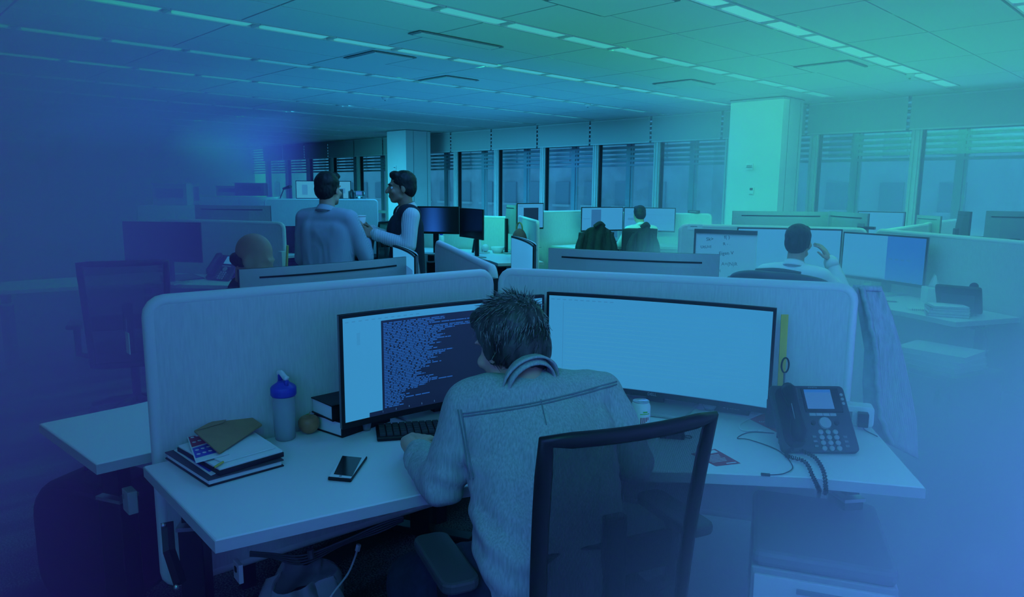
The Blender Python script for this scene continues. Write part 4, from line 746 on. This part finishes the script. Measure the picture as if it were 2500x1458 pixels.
t = thing('pen', 'dark pen lying on the desk right of the pen cup', 'pen', onz(1785, 689, ZD)); MB().tube([(-.06, -.02, .006), (.06, .02, .006)], .006, 6).build('barrel', m_black, t); MB().tube([(.06, .02, .006), (.075, .025, .006)], [.005, .001], 6).build('tip', m_chrome, t)
# right desk clutter
p = onz(2278, 738, ZD); t = thing('tissue_box', 'white patterned tissue box with a tissue pulled up', 'tissue box', p, rad(35)); MB().box((0, 0, .055), (.13, .13, .11)).build('carton', m_white, t, bevel=.002); MB().grid(lambda u, v: V(((u-.5)*.09*(1-v*.8) , .012*sin(8*u), .11 + .10*v*(1-.3*u))), 8, 5).build('tissue', m_paper, t, smooth=True, solid=.002)
p = onz(2322, 722, ZD); t = thing('cleaner_bottle', 'white bottle with blue top behind the tissue box', 'bottle', p); MB().lathe([(.035, 0), (.036, .12), (.03, .13)], 14).build('bottle_body', m_white, t, smooth=True); MB().lathe([(.036, .13), (.036, .19), (.03, .195)], 14).build('lid', m_bluep, t, smooth=True)
desk_phone('black desk phone turned away beside the tissue box', onz(2340, 764, ZD), rad(185), 1.05)
for i, (w, h, lb) in enumerate(((.30, .022, 'lowest book in the stack on the right desk'), (.29, .016, 'second book from the bottom of the right desk stack'), (.28, .020, 'third book from the bottom of the right desk stack'), (.26, .012, 'magazine on top of the right desk stack'))):
    z0 = ZD + sum((.022, .016, .020, .012)[:i]); p = onz(2310, 770, ZD); book('pale ' + lb, (p.x, p.y, z0), rad(20 + 4*i), w*.8, w*.62, h, m_paper if i % 2 else m_silver, grp='pale stacked books')
p = onz(2243, 757, ZD); t = thing('notepad', 'small spiral notepad left of the stacked books', 'notepad', p, rad(30)); MB().box((0, 0, .006), (.14, .09, .012)).build('pages', m_paper, t)
for i in range(9): MB().tube([(-.05 + .0125*i + 0, -.045 + .008*cos(2*pi*k/8), .006 + .008*sin(2*pi*k/8)) for k in range(8)], .0012, 4, loop=True).build('spiral_ring', m_steel, t)
t = thing('pen', 'thin pen lying near the front edge of the right desk', 'pen', onz(2165, 737, ZD)); MB().tube([(-.05, -.02, .005), (.06, .02, .005)], .005, 6).build('barrel', m_dgrey, t); MB().tube([(.06, .02, .005), (.072, .024, .005)], [.004, .001], 6).build('tip', m_chrome, t)
p = onz(2172, 705, ZD); t = thing('power_adapter', 'small black power adapter on the partition below the half blue monitor', 'adapter', (p.x, p.y, ZD)); MB().box((0, 0, .06), (.05, .04, .08)).build('adapter_body', m_black, t); MB().tube(bez([(0, 0, .02), (-.1, -.05, .01), (-.25, -.02, .006)], 6), .004, 6).build('lead', m_black, t)
p = atd(2290, 900, 4.45); t = thing('low_cabinet', 'low cabinet under the right desk with papers on top', 'cabinet', (p.x, p.y, 0), rad(-20)); MB().box((0, 0, .27), (.52, .46, .52)).build('body', m_silver, t, bevel=.005); d = MB().box((0, -.235, .27), (.48, .012, .46)).build('door', m_silver, t); MB().box((.18, -.25, .40), (.02, .02, .10)).build('handle', m_grey, d)
for i, lb in enumerate(('lowest paper folder on the low cabinet', 'middle paper folder on the low cabinet', 'topmost paper folder on the low cabinet')): book('white ' + lb, (p.x, p.y, .53 + .035*i), rad(-18 + 6*i), .40, .32, .034, m_paper, 'folder', 'paper_folder', 'folders on the low cabinet')
# behind them, right
desk('white desk behind the whiteboard partition on the right, monitors back to us', (-2.45, 6.65), 146, .80); desk('white desk beyond the right partition near the right windows', (-2.0, 6.55), 26, .80)
monitor('wide silver monitor back in front of the near column', atd(1789, 515, 6.75), atd(2023, 517, 6.65), -1, .40, dz=.80); monitor('narrower silver monitor back right of the near column', atd(2027, 517, 6.7), atd(2122, 520, 6.05), -1, .40, dz=.80)
monitor('bright white monitor beyond the right monitor backs', atd(2095, 512, 8.4), atd(2212, 521, 8.1), 1, .38, [('dark_edge', s_mid, [(.97, 1, 0, 1)])]); desk('white desk far right carrying the bright white monitor', (-3.6, 9.0), 300)
monitor('small silver monitor back close to the right windows', atd(2242, 527, 8.0), atd(2300, 526, 7.6), -1, .36); monitor('thin curved monitor top edge beyond the right partition', atd(2241, 566, 6.2), atd(2400, 580, 5.75), -1, .36)
monitor('upright dark monitor standing on the right beyond the partition', atd(2344, 516, 7.2), atd(2374, 516, 6.9), -1, .36, m_rear=m_dgrey); monitor('large dark monitor back cut by the right edge', atd(2408, 515, 5.9), atd(2560, 517, 5.7), -1, .46, m_rear=m_grey)
t = thing('speaker_bar', 'small black device on top of the right partition', 'device', onz(2115, 560, 1.275)); MB().box((0, 0, .012), (.14, .04, .024)).build('case', m_black, t, bevel=.003); MB().box((-.04, -.02, .035), (.05, .02, .03)).build('clip', m_grey, t)
# cluster of the man in the checked shirt, by the windows
KC = (-7.1, 9.1)
desk('white desk by the windows where the checked shirt man sits', KC, 326); partition('fabric partition left of the man by the windows', (-7.13, 9.05), (-7.25, 7.5)); partition('fabric partition right of the man by the windows, with a paper on it', (-7.0, 9.15), (-5.72, 9.75), z1=1.22)
monitor('left bright monitor of the man by the windows', atd(1419, 505, 10.7), atd(1521, 506, 11.05), 1, .37, [('dark_block', s_mid, [(.24, .48, .12, .92)]), ('rows', s_line, [(.03, .2, .5, .53)])]); monitor('right bright monitor behind the head of the man by the windows', atd(1524, 506, 11.05), atd(1650, 508, 10.8), 1, .37, [('lines', s_line, [(.05, .95, .3, .31), (.05, .95, .7, .71), (.07, .25, .45, .55)])])
J = sit_J(); o, r = by_head(1561, 513, 10.0, 150, J); human('person', 'seated man in a white checked shirt working by the windows', o, r, J, (.02, 1, -.1), m_skinA, m_hair, m_check, m_trouser, .012, eyes=False)
office_chair('high backed dark office chair of the man by the windows', (o.x + .0, o.y - .14), 136, 1.06, .44, mesh=False)
def draped(label, o, face, cx, w, h, name='jacket', seed=0):
    t = thing(name, label, 'jacket', (o[0], o[1], 0), rad(face - 90))
    def f(u, v):
        x = (u - .5)*w*(1 + .22*v); nz = noise.noise(V((u*4 + seed, v*3, seed)))
        return V((cx + x + .02*nz, -.30 - .035*sin(pi*u) - .02*v + .03*noise.noise(V((u*7, v*2.5, 3 + seed))) - .012*sin(22*u + 3*v), 1.10 + .035*math.exp(-((u - .62)/.12)**2) - .10*abs(2*u - 1)**2.2 + .012*nz - h*v))
    MB().grid(f, 40, 24).build('back', m_jacket, t, smooth=True, solid=.03)
    MB().tube(bez([f(.40, 0) + V((0, -.01, .0)), f(.55, 0) + V((0, -.03, .015)), f(.72, 0) + V((0, -.01, .0))], 6), .028, 10).build('collar', m_jacket, t, smooth=True)
    for k in (-1, 1): MB().tube(bez([f(.5 + k*.47, .02), f(.5 + k*.52, .3) + V((k*.02, -.02, 0)), f(.5 + k*.50, .75) + V((k*.03, -.03, 0)), f(.5 + k*.46, 1) + V((k*.03, -.02, -.04))], 6), [.030 + .022*min(1, i/6) for i in range(19)], 10).build('sleeve', m_jacket, t, smooth=True)
draped('dark jacket hung over the chair of the man by the windows', (o.x + .0, o.y - .14), 136, .05, .27, .5, seed=4)
p = atd(1437, 600, 10.0); office_chair('empty office chair under a rumpled black jacket by the windows', (p.x, p.y), 150, 1.0, .48, mesh=False); draped('rumpled black jacket thrown over the empty chair by the windows', (p.x, p.y), 150, 0, .42, .55)
t = thing('pencil_pot', 'dark pot with green pens right of the man by the windows', 'cup', (-5.95, 9.35, DZ)); MB().lathe([(.05, 0), (.06, .14), (.05, .14)], 12).build('cup', m_black, t); MB().tube([(0, 0, .05), (.02, 0, .22)], .008, 6).build('pen', m_green, t)
t = thing('name_plate', 'small dark device on top of the window partition', 'device', (-5.95, 9.64, 1.262)); MB().box((0, 0, 0), (.18, .06, .04)).build('case', m_dgrey, t, bevel=.004); MB().box((0, -.032, 0), (.12, .004, .02)).build('display', m_grey, t)
sg = V((-3.50, 5.70, 1.262)); t = thing('name_sign', 'white name sign clipped on the partition end left of the whiteboard', 'sign', sg, rad(26)); MB().box((0, 0, 0), (.13, .006, .05)).build('plate', m_white, t); MB().box((-.01, -.004, .006), (.06, .002, .007)).build('print', m_grey, t)
# left of them: the end-on desk with the upright page monitor
desk('white desk at the middle windows below the page monitor', (-8.75, 8.6), 326); partition('fabric partition behind the desk phone near the middle windows', (-8.3, 8.75), (-7.25, 9.25), .4, 1.20); partition('long fabric partition under the middle windows', (-10.2, 9.9), (-8.4, 9.95), .4, 1.16)
monitor('monitor showing a dark page near the middle windows', atd(1262, 497, 9.9), atd(1327, 495, 10.2), 1, .37, [('dark_page', s_dark, [(.24, .82, .1, .84)]), ('header', s_line, [(0, .2, .9, .93)])]); monitor('silver monitor back left of the dark page monitor', atd(1239, 498, 9.4), atd(1262, 503, 9.0), -1, .37)
desk_phone('dark desk phone in front of the dark page monitor by the windows', onz(1335, 592, DZ), rad(40), 1.1)
t = thing('card_holder', 'small wire card holder in front of the window desk phone', 'holder', onz(1322, 597, DZ)); MB().box((0, 0, .02), (.14, .05, .04)).build('tray', m_steel, t); [MB().box((-.05 + .02*i, 0, .05), (.006, .05, .05)).build('divider', m_steel, t) for i in range(6)]
t = thing('red_sleeve_lump', 'dull red bag standing in for a sleeve, beside the curved monitor back near the middle', 'lump', atd(1268, 590, 8.6) * 1.0); MB().sph((0, 0, 0), (.10, .09, .16)).build('lump_body', mat('dull_red_cloth', (.30, .10, .09), .8), t, smooth=True); MB().tube([(.05*cos(pi*k/8), 0, .14 + .09*sin(pi*k/8)) for k in range(9)], .01, 6).build('top_loop', m_brown, t)  # made-up shape in place of a seated person's red sleeve
# standing men and the desk behind them
K4 = (-6.85, 6.75)
desk('white desk behind the man in the vest with two dark monitors', K4, 266); partition('fabric partition at the right end of the dark monitor desk', (-6.8, 6.72), (-5.62, 5.85), .4, 1.22); partition('fabric partition behind the dark monitors', (-6.95, 6.72), (-8.25, 6.1), .4, 1.2)
monitor('left dark monitor with blue glow behind the man in the vest', atd(1000, 502, 9.0), atd(1121, 506, 8.9), 1, .345, [('glow_image', s_grad, [(.02, .98, .02, .98)])], sm=s_off); monitor('right dark monitor standing at an angle on the same desk', atd(1123, 506, 8.9), atd(1180, 513, 8.3), 1, .36, sm=s_off)
p = onz(1160, 618, DZ); t = thing('headset_stand', 'white angled tablet stand beside the right dark monitor', 'stand', p, rad(20)); MB().tube([(-.06, .05, 0), (0, 0, .18)], .018, 6).build('arm', m_steel, t); MB().tube([(.09, 0, 0), (.05, .02, .16)], .022, 6).build('back_rest', m_white, t); MB().box((.1, 0, .01), (.16, .14, .02)).build('base', m_white, t); MB().sph((.14, .02, .07), .05).build('cushion', m_white, t, smooth=True)
t = thing('keyboard', 'black keyboard under the dark glowing monitor', 'keyboard', onz(1050, 600, DZ), rad(-4)); MB().box((0, 0, .01), (.42, .15, .02)).build('base', m_black, t); MB().box((0, 0, .022), (.40, .13, .006)).build('keys', m_dgrey, t)
t = thing('spray_bottle', 'white bottle with blue cap left of the dark glowing monitor', 'bottle', (-7.75, 6.15, DZ)); MB().lathe([(.04, 0), (.04, .17), (.02, .19)], 12).build('bottle_body', m_white, t, smooth=True); MB().lathe([(.022, .19), (.022, .24), (.018, .245)], 10).build('lid', m_bluep, t)
t = thing('paper_bowl', 'white round bowl at the right end of the dark monitor desk', 'bowl', onz(1215, 618, DZ)); MB().lathe([(.06, 0), (.09, .08), (.085, .08), (.055, .01)], 16).build('bowl', m_white, t, smooth=True); MB().sph((0, 0, .05), (.07, .07, .03)).build('contents', m_paper, t, smooth=True)
for lb, px, py, m in (('dark patterned mug left of the vest man on the table end', 937, 603, m_dgrey), ('second dark mug beside it on the table end', 951, 603, m_steel)):
    t = thing('mug', lb, 'mug', onz(px, py, DZ)); MB().lathe([(.04, 0), (.045, .11), (.04, .11), (.036, .01)], 14).build('mug_body', m, t, smooth=True); MB().tube([(.045 + .02*sin(pi*k/6), 0, .03 + .06*k/6) for k in range(7)], .006, 6).build('handle', m, t)
desk('white table end left of the man in the vest', (-9.6, 5.9), 266)
J = stand_J(.985, ell=(-.235, .02, 1.19), wrl=(-.10, .25, 1.27), elr=(.25, .04, 1.19), wrr=(.10, .26, 1.29)); o, r = by_head(980, 458, 5.4, 243, J)
B = human('person', 'standing man in a dark knit vest over a striped shirt, in profile', o, r, J, (.03, 1, -.02), m_skinB, m_hair, m_wstripe, m_trouser, .0065, fold=.005, vest=m_vest, hands={'l': ((.05, 1, .25), (-.9, .1, .5), .35), 'r': ((-.1, 1, .15), (.9, .1, .4), .5)})
p = o + V((cos(r)*.0 - sin(r)*.37, sin(r)*.0 + cos(r)*.33, 1.27)); t = thing('paper_cup', 'white paper cup held by the man in the vest', 'cup', p); MB().lathe([(.030, 0), (.040, .11), (.038, .11), (.028, .004)], 18).build('cup', m_white, t, smooth=True); MB().lathe([(.041, .108), (.042, .116), (.034, .118)], 18).build('rim', m_paper, t, smooth=True)
J = stand_J(.975, elr=(.27, .08, 1.12), wrr=(.17, .24, 1.27), ell=(-.25, .03, 1.10), wrl=(-.17, .17, 1.0)); o, r = by_head(803, 468, 5.15, 118, J)
human('person', 'standing man in a pale blue striped shirt with his back to us', o, r, J, (.10, 1, -.02), m_skinA, m_hair, m_lblue, m_trouser, .008, fold=.007, hands={'r': ((-.3, .5, .7), (.8, .5, 0), .9)}, eyes=False, heavy=1.04)
office_chair('mesh back office chair between the two standing men', tuple(onz(912, 640, .45))[:2] if 0 else tuple(atd(912, 560, 11.5))[:2], 200, 1.05, .50); office_chair('dark solid back office chair left of the pale blue shirt', tuple(atd(716, 600, 8.8))[:2], 330, 1.08, .52, mesh=False); office_chair('dark office chair behind the elbow of the pale blue shirt', tuple(atd(858, 600, 10.0))[:2], 240, .95, .46, mesh=False)
# left: dim desks
KL = (-7.45, 2.35)
desk('dim white desk at left with a dark monitor and a phone', KL, 326); partition('dim fabric partition behind the left dark monitor', (-7.45, 2.42), (-6.1, 3.02), .3, 1.26)
monitor('large dark monitor on the dim left desk', atd(300, 541, 6.1), atd(490, 543, 6.0), 1, .34, sm=s_off); desk_phone('black desk phone on the dim left desk', onz(540, 684, DZ), rad(20), 1.15)
slab('clipboard', 'dark flat folder lying on the dim left desk', 'folder', ((395, 688), (500, 678), (470, 668), (390, 672)), DZ, .01, m_dgrey, (('cover', m_dgrey, 1, 0, .008), ('sheet', m_grey, .9, .008, .010))); slab('paper_sheet', 'pale sheet of paper on the dim left desk', 'paper', ((330, 690), (370, 690), (375, 682), (340, 682)), DZ, .002, m_paper)
t = thing('pen_stand', 'pale stand with pens beside the dim left partition end', 'stand', atd(690, 622, 6.4) - V((0, 0, .17))); MB().box((0, 0, .1), (.07, .05, .2)).build('holder', m_white, t); MB().tube([(.06, 0, .02), (.10, 0, .26)], .012, 6).build('pen', m_yellow, t)
office_chair('dim mesh office chair with a paper tag on the left', tuple(atd(315, 700, 4.9))[:2], 160, 1.1, .50); p = atd(312, 838, 4.6); t = thing('paper_tag', 'pale paper tag hanging below the dim left chair', 'tag', p); MB().box((0, 0, 0), (.07, .004, .14)).build('sheet', m_paper, t); MB().tube([(0, 0, .07), (0, 0, .16)], .002, 4).build('string', m_grey, t)
p = atd(252, 1300, 2.75); t = thing('backpack', 'dark rounded backpack standing beside our left partition', 'backpack', (p.x, p.y, 0), rad(30)); MB().prism(rrect(-.22, .22, 0, .52, .16, 6), -.12, .12, XZ).build('main_bag', m_blackmat, t, bevel=.04, seg=4); MB().prism(rrect(-.16, .16, .05, .28, .05, 4), -.16, -.11, XZ).build('front_pocket', m_blackmat, t, bevel=.02); MB().tube([(.06*cos(pi*k/8), 0, .51 + .05*sin(pi*k/8)) for k in range(9)], .01, 6).build('grab_handle', m_black, t)
p = atd(318, 1222, 2.30); t = thing('socket_plate', 'pale outlet box on the leg of the desk left of our partition', 'outlet', p, rad(0)); MB().box((0, 0, 0), (.06, .03, .075)).build('plate', m_silver, t, bevel=.003); MB().cyl((-.012, -.015, .015), (-.012, -.018, .015), .008).build('socket', m_grey, t)
# far left
partition('long pale partition behind the two standing men', atd(648, 492, 11.5)[:2], atd(920, 494, 11.8)[:2], .3, 1.38); monitor('wide far monitor above the long pale partition', atd(722, 440, 12.7), atd(857, 443, 12.7), 1, .33, [('window_block', s_line, [(.1, .2, .2, .8)]), ('window_block', s_line, [(.6, .9, .3, .6)])], dz=1.306, sm=s_pale)
a_, b_ = atd(640, 492, 12.6), atd(905, 494, 12.6); d = b_ - a_; t = thing('far_cabinet', 'long far storage cabinet standing behind the long pale partition', 'cabinet', ((a_.x + b_.x)/2, (a_.y + b_.y)/2, 0), math.atan2(d.y, d.x))
MB().box((0, .1, .655), (d.length, .5, 1.30)).build('body', m_white, t, bevel=.005)
for i in range(4): dd = MB().box((-d.length*.375 + d.length*.25*i, -.156, .65), (d.length*.25 - .02, .012, 1.2)).build('door', m_white, t); MB().box((-d.length*.375 + d.length*.25*i + .1, -.17, .8), (.015, .015, .14)).build('handle', m_grey, dd)
desk_phone('dark far phone on the far storage cabinet', V((*atd(872, 492, 12.6)[:2], 1.306)), rad(60), 1.2); t = thing('binder', 'dark binder with a white ring mark on the far storage cabinet', 'binder', V((*atd(829, 492, 12.6)[:2], 1.306)), rad(40)); MB().box((0, 0, .12), (.07, .2, .26)).build('cover', m_dgrey, t); MB().cyl((-.036, 0, .14), (-.04, 0, .14), .02).build('ring', m_white, t)
t = thing('desk_lamp', 'thin jointed desk lamp on the far storage cabinet at left', 'lamp', V((*atd(682, 492, 12.6)[:2], 1.306))); MB().lathe([(.08, 0), (.08, .02), (.01, .03)], 14).build('base', m_dgrey, t); MB().tube([(0, 0, .03), (.05, 0, .10), (.16, .02, .26)], .010, 6).build('arm', m_dgrey, t); MB().tube([(.13, .02, .25), (.32, .06, .29)], [.02, .03], 8).build('lamp_head', m_dgrey, t)
J = stand_J(.98, chest=(0, .28, 1.20), neck=(0, .50, 1.34), head=(0, .62, 1.38), shl=(-.185, .42, 1.30), shr=(.185, .42, 1.30), ell=(-.30, .50, 1.08), elr=(.30, .50, 1.08), wrl=(-.2, .66, 1.06), wrr=(.2, .66, 1.06)); p = atd(772, 470, 13.2); o = V((p.x, p.y, 0)); human('person', 'far person bending over a desk behind the head of the pale blue shirt man', o, rad(-20), J, (0, 1, -.7), m_skinB, m_hair, m_trouser, m_trouser, .016, eyes=False)
for lb, px, py, D, w, h in (('far pale storage box on the left cabinet', 560, 478, 14, .40, .18), ('far dark fronted storage box on the left cabinet', 615, 478, 14, .55, .24), ('far upright carton at the dim left', 425, 505, 12, .55, .38), ('far dark crate at the dim left', 458, 490, 12.5, .30, .24)):
    p = atd(px, py, D); t = thing('storage_box', lb, 'box', p, rad(50)); MB().box((0, 0, h/2), (w, .3, h)).build('carton', m_silver if 'pale' in lb or 'carton' in lb else m_dgrey, t, bevel=.004); MB().box((0, -.152, h*.6), (w*.8, .006, h*.4)).build('front_opening', m_steel, t); MB().box((0, 0, h + .006), (w + .02, .32, .012)).build('lid', m_silver, t)
for lb, px, py, D, w in (('far low cabinet at the dim left under the dark fronted box', 590, 480, 14, 1.5), ('far low cabinet at the dim left under the carton', 440, 500, 12, 1.2)):
    p = atd(px, py, D); t = thing('far_cabinet', lb, 'cabinet', (p.x, p.y, 0), rad(50)); MB().box((0, 0, p.z/2 - .005), (w, .45, p.z - .01)).build('body', m_white, t, bevel=.005)
    for s in (-1, 1): d = MB().box((s*w/4, -.232, p.z/2), (w/2 - .02, .012, p.z - .1)).build('door', m_white, t); MB().box((-s*.03 + s*.08, -.245, p.z*.6), (.015, .015, .12)).build('handle', m_grey, d)
monitor('dim silver monitor back at left beyond the partition', atd(476, 500, 7.4), atd(660, 503, 7.3), -1, .40); desk('dim white desk at left beyond the partition', (atd(600, 560, 8.3))[:2], 150)
